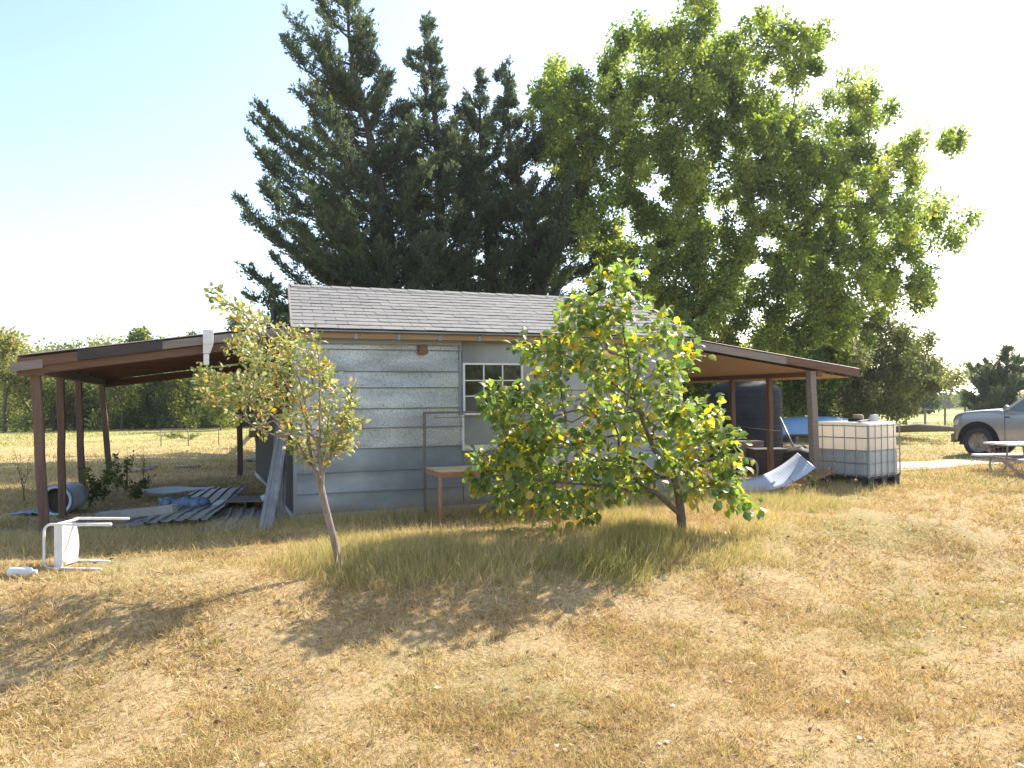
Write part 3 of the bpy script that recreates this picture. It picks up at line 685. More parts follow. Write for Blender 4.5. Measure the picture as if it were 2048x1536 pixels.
# slatted pallet
pc = G(497, 1014)
PL = empty('pallet', pc, R(8), 'grey slatted wooden pallet with a pale panel at its left end', 'pallet')
for k in range(5):
    bevel(MB().box(-0.26, 0.30, -0.34+k*0.14, -0.25+k*0.14, 0.11, 0.13).build('slat', M['wood_grey'], PL), 0.003, 1)
for y in (-0.24, 0.0, 0.22):
    pass
for x in (-0.24, 0.02, 0.26): MB().box(x-0.02, x+0.02, -0.33, 0.31, 0.01, 0.108).build('stringer', M['wood_black'], PL)
MB().box(-0.50, -0.272, -0.30, 0.22, 0.06, 0.085).build('pale_panel', M['bluegrey'], PL)
# white jug beside pallet
def crumple(c, r, m_, label, cat, name):
    mb = MB(); pr = []
    for i in range(9):
        a = math.pi*i/8; pr.append((max(0.001, r*math.sin(a)*(1+0.2*math.sin(i*2.2))), r*(1-math.cos(a))*0.7))
    mb.lathe(pr, 12); o = mb.build(name, m_, None, True); o.location = c; o.rotation_euler = (0.3, 0.5, 0.7); return tag(o, label, cat)
crumple(G(527, 1003, 0.12), 0.07, M['white'], 'crumpled white plastic bag on the right end of the pallet', 'bag', 'plastic_bag')
# boards on the sunny ground beyond
for (a, b_, lab) in (((266, 943), (300, 938), 'weathered board lying in the sun beyond the posts, left one of two'), ((292, 935), (312, 934), 'short split board touching the longer weathered one'), ((352, 935), (398, 933), 'sun bleached flat board lying near the shade edge')):
    tag(MB().beam(G(*a, 0.04), G(*b_, 0.05), 0.16, 0.05).build('loose_board', M['wood_grey']), lab, 'board')
# barrel lying on its side
bc = G(112, 1032)
BR = empty('barrel', bc+Vector((-0.03, 0.25, 0.21)), 0, 'pale blue white plastic barrel lying on its side with its open end to the front', 'barrel')
bmx = Matrix.Rotation(R(8), 4, 'Z') @ Matrix.Rotation(R(-90), 4, 'X')
BR.scale = (0.86, 0.8, 0.86)
pr = [(0.20, -0.34), (0.235, -0.345), (0.245, -0.32), (0.235, -0.30), (0.24, -0.15), (0.25, -0.10), (0.24, -0.06), (0.24, 0.12), (0.25, 0.16), (0.24, 0.20), (0.235, 0.38), (0.22, 0.42), (0.001, 0.42)]
b1 = MB().lathe(pr, 28, bmx).build('body', M['barrel'], BR, True); solid(b1, 0.006)
MB().lathe([(0.243, -0.352), (0.258, -0.345), (0.258, -0.315), (0.243, -0.31)], 28, bmx).build('rim', M['tarp'], BR, True)
MB().lathe([(0.001, -0.12), (0.12, -0.16), (0.19, -0.10), (0.232, -0.12)], 20, bmx).build('debris', M['bark_dark'], BR, True)
tp = []
c = G(58, 1030)
for i in range(9):
    tp.append([(c.x-0.22+0.06*i, c.y-0.14+0.06*j, c.z+0.02+0.035*abs(math.sin(i*1.3+j*0.9))*max(0.2, 1-abs(i-5)/5)) for j in range(6)])
tag(solid(MB().grid(tp).build('blue_tarp', M['tarp'], None, True), 0.004), 'crumpled blue tarp scrap left of the barrel', 'tarp')
# toppled white chair
cb = G(150, 1141)
CH = empty('patio_chair', cb, R(-6), 'white tubular metal patio chair toppled on its side in the dry grass', 'chair')
def hoop(y, x0, xt, xb, h, name):
    r_ = 0.075; pts = [(xt, y, h)]
    for k in range(7):
        a = math.pi/2+math.pi/2*k/6; pts.append((x0+r_+r_*math.cos(a), y, h-r_+r_*math.sin(a)))
    for k in range(5):
        a = math.pi+math.pi/2*k/4; pts.append((x0+r_*0.6+r_*0.6*math.cos(a), y, 0.012+r_*0.6+r_*0.6*math.sin(a)))
    pts.append((xb, y, 0.008)); return MB().tube(pts, 0.0125, 8).build(name, M['white_metal'], CH, True)
hoop(0.0, -0.31, 0.36, 0.26, 0.42, 'leg_frame')
hoop(0.34, -0.29, 0.32, 0.12, 0.425, 'leg_frame')
sp = []
for i in range(9):
    z = 0.02+0.395*i/8; sp.append([(-0.205+0.02*math.sin(i*0.5)+0.012*math.sin(j), 0.02+0.30*j/6, z) for j in range(7)])
solid(MB().grid(sp).build('seat', M['white'], CH, True), 0.012)
bevel(MB().box(-0.215, -0.13, 0.0, 0.02, 0.0, 0.43).build('seat_edge', M['white'], CH), 0.01, 3)
for z in (0.02, 0.42): MB().tube([(-0.20, 0, z), (-0.20, 0.34, z)], 0.011, 7).build('cross_bar', M['white_metal'], CH, True)
MB().tube([(-0.02, 0.0, 0.42), (0.36, 0.0, 0.425)], 0.015, 8).build('arm_sleeve', M['white_metal'], CH, True)
# white jug in the grass
jb = G(44, 1154)
J = empty('plastic_jug', jb+Vector((0, 0, 0.04)), 0, 'small white plastic jug lying in the grass left of the toppled chair', 'jug')
jm = Matrix.Rotation(R(90), 4, 'Y')
MB().lathe([(0.001, -0.12), (0.035, -0.118), (0.045, -0.10), (0.048, 0.02), (0.042, 0.07), (0.02, 0.10), (0.018, 0.115)], 18, jm).build('body', M['white'], J, True)
MB().lathe([(0.021, 0.112), (0.021, 0.13), (0.001, 0.132)], 14, jm).build('cap', M['bluegrey'], J, True)
# small metal frame far out in the field
a = G(322, 893); 
FR = empty('metal_rack', a, R(10), 'low dark metal rack standing alone in the far field', 'rack')
fl = 0.95; fh = 0.58
for (x, y) in ((0, 0), (fl, -0.25), (fl*1.9, 0.5)): MB().tube([(x, y, -0.05), (x, y, fh)], 0.018, 6).build('leg', M['dark_steel'], FR, True)
MB().beam((0, 0, fh), (fl, -0.25, fh), 0.05, 0.05).build('rail', M['dark_steel'], FR); MB().beam((fl, -0.25, fh), (fl*1.9, 0.5, fh), 0.025, 0.025).build('rail', M['dark_steel'], FR)
# dark boxes and rusty rack far back by the gable
k0 = G(535, 905)
RK = empty('wire_crate', k0, math.atan2(ST, CT), 'dark wire crate standing behind the left bay near the shed wall', 'crate')
for x in np.linspace(0, 0.55, 7): MB().tube([(x, 0, 0), (x, 0, 0.8)], 0.012, 5).build('bar', M['dark_steel'], RK)
MB().box(-0.02, 0.57, 0.02, 0.5, 0.05, 0.72).build('liner', M['black'], RK)
MB().box(-0.02, 0.57, -0.02, 0.0, 0.78, 0.82).build('rail', M['rust'], RK)
tag(MB().beam(G(505, 868, 0.0), G(505, 868, 0.95), 0.12, 0.12).build('wooden_stake', M['wood_pale']), 'pale short wooden post behind the rear post of the left bay', 'post')

# ------------------------------------------------------------------ things on the right
# black water tank
tkp = at(1490, 905, 20.6); tkp.z = -0.05
TK = empty('water_tank', tkp, 0, 'large black domed plastic water tank behind the right lean-to', 'tank')
pr = [(0.0, -0.02), (0.93, 0.0)]
for i in range(12):
    z = 0.05+i*0.135; pr += [(0.95, z), (0.95, z+0.10), (0.944, z+0.115)]
pr += [(0.95, 1.70), (0.93, 1.76), (0.80, 1.86), (0.55, 1.97), (0.30, 2.03), (0.29, 2.03)]
MB().lathe(pr, 40).build('body', M['black_poly'], TK, True)
MB().lathe([(0.28, 2.0), (0.28, 2.10), (0.24, 2.13), (0.001, 2.14)], 24).build('lid', M['black_poly'], TK, True)
# curved corrugated sheet
e0 = at(1425, 950, 12.75); e1 = at(1608, 930, 13.0)
CSH = MB(); P = []; NN = 150
for i in range(NN+1):
    f = i/NN; x = -0.75+1.75*f; zc = 0.30*(f-0.42)**2/(0.58**2)*1.15 if f > 0.42 else 0.16*((0.42-f)/0.42)**2
    ridge = 0.0015*math.sin(i*1.57)
    P.append([(x+0.04*u, -0.27+0.54*u, 0.03+zc+ridge+0.20*u*(0.4+0.6*f)) for u in (0, .25, .5, .75, 1)])
cs = solid(CSH.grid(P).build('curved_sheet', M['bluegrey'], None, True), 0.012)
cs.location = (at(1500, 962, 13.0).x-0.05, 12.75, 0.0); cs.rotation_euler = (0, 0, R(14)); tag(cs, 'curved pale corrugated plastic sheet lying at the front of the right bay', 'plastic sheet')
ub = MB().beam(W(8.1, -0.2, 0.10), W(8.75, -0.15, 0.28), 0.35, 0.03); tag(ub.build('plank', M['wood_pale']), 'pale plank propped under the raised end of the curved sheet', 'plank')
# ring / hose
rp_ = at(1492, 935, 13.7); rg = MB(); pts = [(0.22*math.cos(a), 0, 0.22*math.sin(a)) for a in np.linspace(0, 2*math.pi, 25)]
rg.tube(pts, 0.02, 8, False); o = rg.build('hose_ring', M['tarp'], None, True); o.location = (rp_.x, rp_.y, 0.24); o.rotation_euler = (0.2, 0, 0.2); tag(o, 'loop of dark blue hose standing behind the curved sheet', 'hose')
# dark junk pile parts: bins, tyre, crates, black bag
def blobby(name, c, r, m_, label, cat, sq=(1, 1, 1), seed=0):
    mb = MB(); nr, ns_ = 9, 14; r_ = random.Random(seed); ph_ = [r_.uniform(0, 6) for _ in range(4)]
    for i in range(nr):
        th = math.pi*i/(nr-1)
        for k in range(ns_):
            a = 2*math.pi*k/ns_; q = r*(1+0.14*math.sin(3*a+ph_[0])*math.sin(2*th+ph_[1])+0.1*math.sin(5*a+ph_[2]+th*3))
            mb.v.append((q*math.sin(th)*math.cos(a)*sq[0], q*math.sin(th)*math.sin(a)*sq[1], r*sq[2]*math.cos(th)*(1+0.08*math.sin(4*a+ph_[3]))))
    for i in range(nr-1):
        for k in range(ns_):
            a = i*ns_+k; b_ = i*ns_+(k+1) % ns_; mb.f.append((a, a+ns_, b_+ns_, b_))
    o = mb.build(name, m_, None, True); o.location = c; return tag(o, label, cat)
p = at(1604, 912, 14.6); blobby('black_bag', (p.x, p.y, 0.30), 0.36, M['black'], 'bulging black bag behind the front post of the right bay', 'bag', (1.0, 0.8, 0.8), 3)
p = at(1452, 930, 14.9); tyv = MB().lathe([(0.20, -0.10), (0.30, -0.11), (0.34, -0.06), (0.34, 0.06), (0.30, 0.11), (0.20, 0.10), (0.19, 0.0), (0.20, -0.10)], 26, Matrix.Rotation(R(80), 4, 'X'))
o = tyv.build('old_tyre', M['black'], None, True); o.location = (p.x, p.y, 0.32); tag(o, 'old black tyre leaning in the shade by the shed end wall', 'tyre')
p = at(1535, 930, 15.6)
o = MB().box(-0.35, 0.35, -0.25, 0.25, 0, 0.5).build('storage_box', M['wood_black']); o.location = (p.x, p.y, 0); tag(bevel(o, 0.02), 'dark wooden storage box in the shade before the tank', 'box')
p = at(1498, 930, 16.2)
o = MB().box(-0.25, 0.25, -0.2, 0.2, 0, 0.62).build('carton', M['cardboard']); o.location = (p.x, p.y, 0); tag(bevel(o, 0.01), 'faded cardboard carton standing left of the dark box', 'box')
tag(MB().tube([at(1560, 835, 15.6), at(1592, 905, 14.9)], 0.02, 7).build('leaning_pipe', M['galv_blue'], None, True), 'thin grey pipe leaning between the tank and the front post', 'pipe')
tag(MB().tube([at(1470, 848, 14.8), at(1500, 856, 14.6), at(1560, 862, 14.2)], 0.006, 5).build('slack_cable', M['dark_steel'], None, True), 'thin slack cable strung across the right bay', 'cable')
# IBC tote
ic = Vector((5.85, 12.85, -0.09)); IB = empty('liquid_tote', ic, R(36), 'caged white plastic liquid tote on a dark pallet in front of the right post', 'tank')
IL, IM, IH = 0.98, 1.02, 1.18
pb_ = MB()
for (x0, x1, y0, y1) in ((0, 0.16, 0, IM), (IL/2-0.08, IL/2+0.08, 0, IM), (IL-0.16, IL, 0, IM)): pb_.box(x0, x1, y0, y0+0.2, 0.03, 0.24); pb_.box(x0, x1, y1-0.2, y1, 0.03, 0.24); pb_.box(x0, x1, y0, y1, 0.0, 0.029)
pb_.box(0, IL, 0, IM, 0.241, 0.275); pb_.build('pallet_base', M['black'], IB)
# bottle: rounded box by superellipse rings
def rbox(x0, x1, y0, y1, z0, z1, r, name, m_, par, n=8, ring=10, rib=0.0):
    mb = MB(); cx, cy = (x0+x1)/2, (y0+y1)/2; hx_, hy_ = (x1-x0)/2, (y1-y0)/2; N_ = 48
    lv = [(z0, r)]+[(z0+r*(1-math.cos(a)), r*(1-math.sin(a))) for a in np.linspace(0.3, math.pi/2, 4)]
    lv += [(z, 0.0) for z in np.linspace(z0+r, z1-r, ring)[1:-1]]+[(z1-r*(1-math.cos(a)), r*(1-math.sin(a))) for a in np.linspace(math.pi/2, 0.05, 5)]
    for z, ins in lv:
        for k in range(N_):
            a = 2*math.pi*k/N_; c_, s_ = math.cos(a), math.sin(a); e = 0.15
            w1 = rib*math.cos(a*16)
            mb.v.append((cx+(hx_-ins+w1)*math.copysign(abs(c_)**e, c_), cy+(hy_-ins+w1)*math.copysign(abs(s_)**e, s_), z))
    for i in range(len(lv)-1):
        for k in range(N_):
            a = i*N_+k; b_ = i*N_+(k+1) % N_; mb.f.append((a, b_, b_+N_, a+N_))
    mb.f.append(tuple((len(lv)-1)*N_+k for k in range(N_)))
    return mb.build(name, m_, par, True)
rbox(0.015, IL-0.015, 0.015, IM-0.015, 0.285, IH, 0.07, 'bottle', M['poly'], IB, rib=0.008)
rbox(0.008, IL-0.008, 0.008, IM-0.008, 0.278, 0.72, 0.05, 'lower_shell', M['poly_dark'], IB, rib=0.008)  # darker blue-grey shell around the lower part of the bottle
for z in (0.29, 0.50, 0.71, 0.92, 1.12):
    MB().tube([(0, 0, z), (IL, 0, z), (IL, IM, z), (0, IM, z), (0, 0, z)], 0.010, 5).build('cage_ring', M['cage'], IB)
for k in range(6):
    for (x, y) in ((IL*k/5, -0.014), (-0.014, IM*k/5), (IL+0.014, IM*k/5)):
        MB().tube([(x, y, 0.26), (x, y, 1.14)], 0.009, 5).build('cage_bar', M['cage'], IB)
MB().lathe([(0.11, IH-0.01), (0.11, IH+0.05), (0.0, IH+0.055)], 18, Matrix.Translation((IL/2, IM/2, 0))).build('lid', M['black'], IB, True)
MB().beam((0.1, 0.2, IH+0.015), (IL+0.15, 0.5, IH+0.02), 0.05, 0.03).build('top_bar', M['cage'], IB)
for k, (px, Z, m_, nm, lab) in enumerate(((1716, 13.55, M['cardboard'], 'bucket', 'upturned pale brown bucket on top of the tote'), (1748, 13.5, M['white'], 'plastic_pot', 'small white pot on the right of the tote top'))):
    q = at(px, 830, Z)
    mbk = MB().lathe([(0.10-0.02*k, 0), (0.085-0.02*k, 0.10), (0.07, 0.115), (0.001, 0.12)], 16); o = mbk.build(nm, m_, None, True); o.location = (q.x, q.y, IH-0.09+0.002); tag(o, lab, 'bucket' if k == 0 else 'pot')
# light blue thing far behind
q = at(1622, 860, 27); BT = empty('covered_boat', (q.x, q.y, gzf(q.x, q.y)), R(10), 'light blue covered boat parked beyond the right lean-to', 'boat')
P = []
for i in range(15):
    f = i/14; x = -1.6+3.0*f; wd = 0.65*math.sin(math.pi*min(1, 0.18+f*0.80))**0.6; hh = 0.62+0.10*math.sin(f*3)
    P.append([(x, -wd, 0.30), (x, -wd*0.98, hh*0.85), (x, -wd*0.5, hh+0.1), (x, 0, hh+0.16), (x, wd*0.5, hh+0.1), (x, wd*0.98, hh*0.85), (x, wd, 0.30)])
MB().grid(P).build('cover', M['blue'], BT, True)
P2 = [[(x_, y_*0.9, 0.30) if abs(y_) > 0.01 else (x_, 0, 0.12) for (x_, y_) in ((r0[0][0], r0[0][1]), (r0[0][0], 0), (r0[0][0], -r0[0][1]))] for r0 in P]
MB().grid(P2).build('hull', M['white'], BT, True)
for x in (-0.8, 0.7): MB().box(x-0.06, x+0.06, -0.5, 0.5, 0, 0.2).build('stand', M['wood_grey'], BT)

# picnic table
pt = G(2035, 956); PT = empty('picnic_table', pt, R(4), 'white picnic table with attached benches and curved pipe legs, cut by the photo edge', 'table')
PT.location.z = gzf(pt.x, pt.y)-0.08
for k in range(4): bevel(MB().box(0.12, 1.95, 0.42+k*0.18, 0.42+k*0.18+0.17, 0.66, 0.70).build('table_board', M['white'], PT), 0.006)
for y in (-0.05, 1.38): bevel(MB().box(0.14 if y < 1 else 0.2, 1.90, y, y+0.26, 0.38, 0.42).build('bench', M['white'], PT), 0.008)
for x in (0.55, 1.5):
    arc = [(x, -0.02+0.24*math.cos(a)+0.02, 0.38-0.38*math.sin(a)*1.0) for a in np.linspace(0, math.pi, 9)]
    MB().tube([(x, 0.05, 0.38), (x, 0.0, 0.15), (x, 0.15, 0.02), (x, 0.35, 0.02), (x, 0.50, 0.2), (x, 0.55, 0.66)], 0.022, 8).build('leg', M['cage'], PT, True)
    MB().tube([(x, 1.50, 0.38), (x, 1.55, 0.15), (x, 1.40, 0.02), (x, 1.20, 0.02), (x, 1.05, 0.2), (x, 1.0, 0.66)], 0.022, 8).build('leg', M['cage'], PT, True)
    MB().tube([(x, 0.05, 0.36), (x, 1.5, 0.36)], 0.02, 8).build('cross_bar', M['cage'], PT, True)

# parked car: nose to the left
cw = at(1952, 889, 20.2); CAR = empty('parked_car', (cw.x+0.05, cw.y, gzf(cw.x, cw.y)-0.03), R(-50), 'silver car parked facing left beside the dirt track, rear cut by the photo edge', 'car')
CAR.scale = (1.0, 1.0, 1.08)
CW = 1.8  # width: y from 0 (near side) to CW
R0 = 0.365
side = [(-0.80, 0.34), (-0.86, 0.55), (-0.84, 0.78), (-0.74, 0.93), (-0.40, 1.02), (0.10, 1.09), (0.52, 1.13), (0.60, 1.15), (1.00, 1.48), (1.28, 1.64), (1.7, 1.70), (2.9, 1.70), (3.35, 1.62), (3.72, 1.20), (3.80, 1.10), (3.82, 0.45), (3.70, 0.34)]
# body as lofted sections across width: lower body + greenhouse
def car_body():
    low = [p for p in side if p[1] <= 1.16]
    top_line = [(-0.63, 0.90), (-0.57, 1.00), (-0.33, 1.06), (0.10, 1.10), (0.55, 1.12), (1.2, 1.10), (2.4, 1.12), (3.70, 1.12), (3.80, 0.95)]
    mb = MB(); ny_ = [(0.0, 0.10), (0.03, 0.03), (0.10, 0.0), (CW/2, -0.03), (CW-0.10, 0.0), (CW-0.03, 0.03), (CW, 0.10)]
    # side skin with wheel arches
    xs = np.linspace(-0.64, 3.82, 79)
    def topz(x): return float(np.interp(x, [p[0] for p in top_line], [p[1] for p in top_line]))
    def botz(x):
        z = 0.40
        for cx in (0.0, 2.75):
            if abs(x-cx) < 0.50: z = max(z, R0+math.sqrt(max(0, 0.50**2-(x-cx)**2)))
        return z
    rows_ = []
    for x in xs:
        tz = topz(x); bz = botz(x); nose = max(0, (-0.36-x)/0.28)**2*0.16+max(0, (x-3.5)/0.32)**2*0.08
        sec = [(x, 0.10, bz)] if False else []
        for f in np.linspace(0, 1, 7):
            z = bz+(tz-bz)*f; bulge = 0.05*math.sin(math.pi*min(1, (z-0.25)/0.95))
            sec.append((x, nose+0.05-bulge, z))
        sec += [(x, nose+0.14, tz+0.035*(x < 0.55)), (x, CW/2, tz+0.05), (x, CW-nose-0.14, tz+0.035*(x < 0.55))]
        for f in np.linspace(1, 0, 7):
            z = bz+(tz-bz)*f; bulge = 0.05*math.sin(math.pi*min(1, (z-0.25)/0.95))
            sec.append((x, CW-nose-0.05+bulge, z))
        rows_.append(sec)
    mb.grid(rows_)
    for sec in (rows_[0][::-1], rows_[-1]):
        b0 = len(mb.v); mb.v += [tuple(p) for p in sec]; mb.f.append(tuple(range(b0, b0+len(sec))))
    return mb
car_body().build('body', M['silver'], CAR, True)
gh = MB()
prof_g = [(0.58, 1.10), (1.22, 1.60), (1.45, 1.67), (3.0, 1.69), (3.35, 1.62), (3.74, 1.12)]
rfr = MB()
rfr.grid([[(x, 0.20+0.06*(z > 1.5), z) for x, z in prof_g[1:5]], [(x, 0.32, z+0.035) for x, z in prof_g[1:5]], [(x, CW/2, z+0.05) for x, z in prof_g[1:5]], [(x, CW-0.32, z+0.035) for x, z in prof_g[1:5]], [(x, CW-0.26, z) for x, z in prof_g[1:5]]])
solid(rfr.build('roof', M['silver'], CAR, True), 0.02)
for s0_, s1_ in ((0.10, 0.24), (CW-0.10, CW-0.24)):
    MB().beam((0.56, s0_, 1.09), (1.24, s1_, 1.62), 0.05, 0.06).build('pillar', M['silver'], CAR)
    MB().beam((1.98, s0_, 1.10), (1.95, s1_, 1.66), 0.05, 0.06).build('pillar', M['silver'], CAR)
    MB().beam((3.72, s0_, 1.10), (3.33, s1_, 1.62), 0.10, 0.10).build('pillar', M['silver'], CAR)
    MB().beam((1.20, s1_, 1.64), (3.36, s1_, 1.66), 0.05, 0.05).build('roof_rail', M['silver'], CAR)
    w_ = MB(); w_.add([(0.64, s0_+0.01, 1.11), (1.94, s0_+0.01, 1.11), (1.92, s1_, 1.62), (1.26, s1_, 1.60)], [(0, 1, 2, 3)]); w_.build('side_window', M['carglass'], CAR)
    w_ = MB(); w_.add([(2.02, s0_+0.01, 1.11), (3.66, s0_+0.01, 1.11), (3.30, s1_, 1.62), (1.99, s1_, 1.62)], [(0, 1, 2, 3)]); w_.build('side_window', M['carglass'], CAR)
MB().add([(0.56, 0.14, 1.10), (0.56, CW-0.14, 1.10), (1.22, CW-0.27, 1.61), (1.22, 0.27, 1.61)], [(0, 1, 2, 3)]).build('windscreen', M['carglass'], CAR)
mi = MB().lathe([(0.001, -0.11), (0.07, -0.09), (0.085, 0.0), (0.07, 0.08), (0.001, 0.10)], 14, Matrix.Translation((0.72, -0.12, 1.17)) @ Matrix.Rotation(R(90), 4, 'X'))
mi.build('wing_mirror', M['silver'], CAR, True)
for cx in (0.0, 2.75):
    for y in (0.13, CW-0.13):
        m_ = Matrix.Translation((cx, y, R0)) @ Matrix.Rotation(R(90), 4, 'X'); 
        wh = MB().lathe([(0.24, -0.11), (0.33, -0.115), (R0, -0.09), (R0, 0.09), (0.33, 0.115), (0.24, 0.11), (0.22, 0.0)], 32, m_).build('wheel', M['black'], CAR, True)
        sgn = 1 if y < 1 else -1
        MB().lathe([(0.245, 0.10*sgn), (0.225, 0.085*sgn), (0.20, 0.05*sgn), (0.08, 0.06*sgn), (0.05, 0.09*sgn), (0.001, 0.092*sgn)], 24, m_).build('rim', M['alloy'], wh, True)
        sp_ = MB()
        for k in range(6):
            a = k*math.pi/3; sp_.beam(m_ @ Vector((0.04*math.cos(a), 0.04*math.sin(a), 0.085*sgn)), m_ @ Vector((0.23*math.cos(a), 0.23*math.sin(a), 0.085*sgn)), 0.045, 0.02, up=(0, 1, 0))
        sp_.build('spokes', M['alloy'], wh)
MB().box(-0.55, 3.7, 0.30, CW-0.30, 0.28, 0.50).build('underbody', M['black'], CAR)
for cx in (0.0, 2.75): MB().box(cx-0.50, cx+0.52, 0.27, CW-0.27, 0.32, 0.98).build('wheel_well', M['black'], CAR)
bevel(MB().add([(-0.63, 0.12, 0.76), (-0.50, 0.010, 0.78), (-0.47, 0.012, 0.90), (-0.60, 0.12, 0.89), (-0.60, 0.16, 0.76), (-0.48, 0.06, 0.78), (-0.45, 0.06, 0.90), (-0.58, 0.16, 0.89)],
         [(0, 1, 2, 3), (7, 6, 5, 4), (0, 4, 5, 1), (1, 5, 6, 2), (2, 6, 7, 3), (3, 7, 4, 0)]).build('headlight', M['lamp'], CAR), 0.01)
bevel(MB().box(-0.70, -0.60, 0.12, CW-0.12, 0.34, 0.56).build('bumper', M['dark_steel'], CAR), 0.03, 3)
bevel(MB().box(0.62, 0.74, -0.018, -0.002, 0.96, 0.99).build('door_trim', M['black'], CAR), 0.002)
MB().box(1.60, 1.78, -0.03, -0.005, 0.98, 1.01).build('door_handle', M['silver'], CAR)
for x in (0.62, 1.98): MB().box(x, x+0.008, -0.006, 0.0, 0.42, 1.08).build('door_gap', M['black'], CAR)

# far house roof
q = at(1888, 806, 130); H = empty('farmhouse', (q.x, q.y, gzf(q.x, q.y)-0.2), R(8), 'low pale roofed farmhouse far across the right field', 'house')
MB().box(-4.5, 4.5, -3, 3, 0, 2.4).build('wall', M['wood_grey'], H)
MB().add([(-5, -3.5, 2.3), (5, -3.5, 2.3), (5, 0, 3.6), (-5, 0, 3.6), (-5, 3.5, 2.3), (5, 3.5, 2.3)], [(0, 1, 2, 3), (3, 2, 5, 4), (0, 3, 4), (1, 5, 2)]).build('roof', M['bluegrey'], H)
MB().box(-2, -0.8, -3.05, -3.003, 0.9, 1.9).build('window', M['glass'], H); MB().box(1, 1.9, -3.05, -3.003, 0.1, 2.0).build('door', M['wood_black'], H)
# fence rails far right and mail post
FN = empty('wire_fence', G(1800, 862), 0, 'sagging post and wire fence across the far right field', 'fence')
fa = [G(x, y) for x, y in ((1775, 862), (1812, 861), (1850, 860), (1890, 858), (1930, 857))]
for p in fa: MB().tube([p-FN.location+Vector((0, 0, -0.2)), p-FN.location+Vector((0.02, 0, 1.0))], 0.05, 6).build('fence_post', M['wood_grey'], FN)
for h in (0.35, 0.65, 0.92): MB().tube([p-FN.location+Vector((0, 0, h)) for p in fa], 0.012, 4).build('wire', M['fence_wire'], FN)
lg = G(1862, 872); tag(MB().tube([(lg.x-1.8, lg.y, 0.12), (lg.x-0.5, lg.y+0.1, 0.2), (lg.x+1.2, lg.y-0.1, 0.14)], [0.10, 0.17, 0.09], 8).build('fallen_log', M['bark'], None, True), 'dark fallen log by the far fence on the right', 'log')

# ------------------------------------------------------------------ trees
def set_local(o_list, root): pass
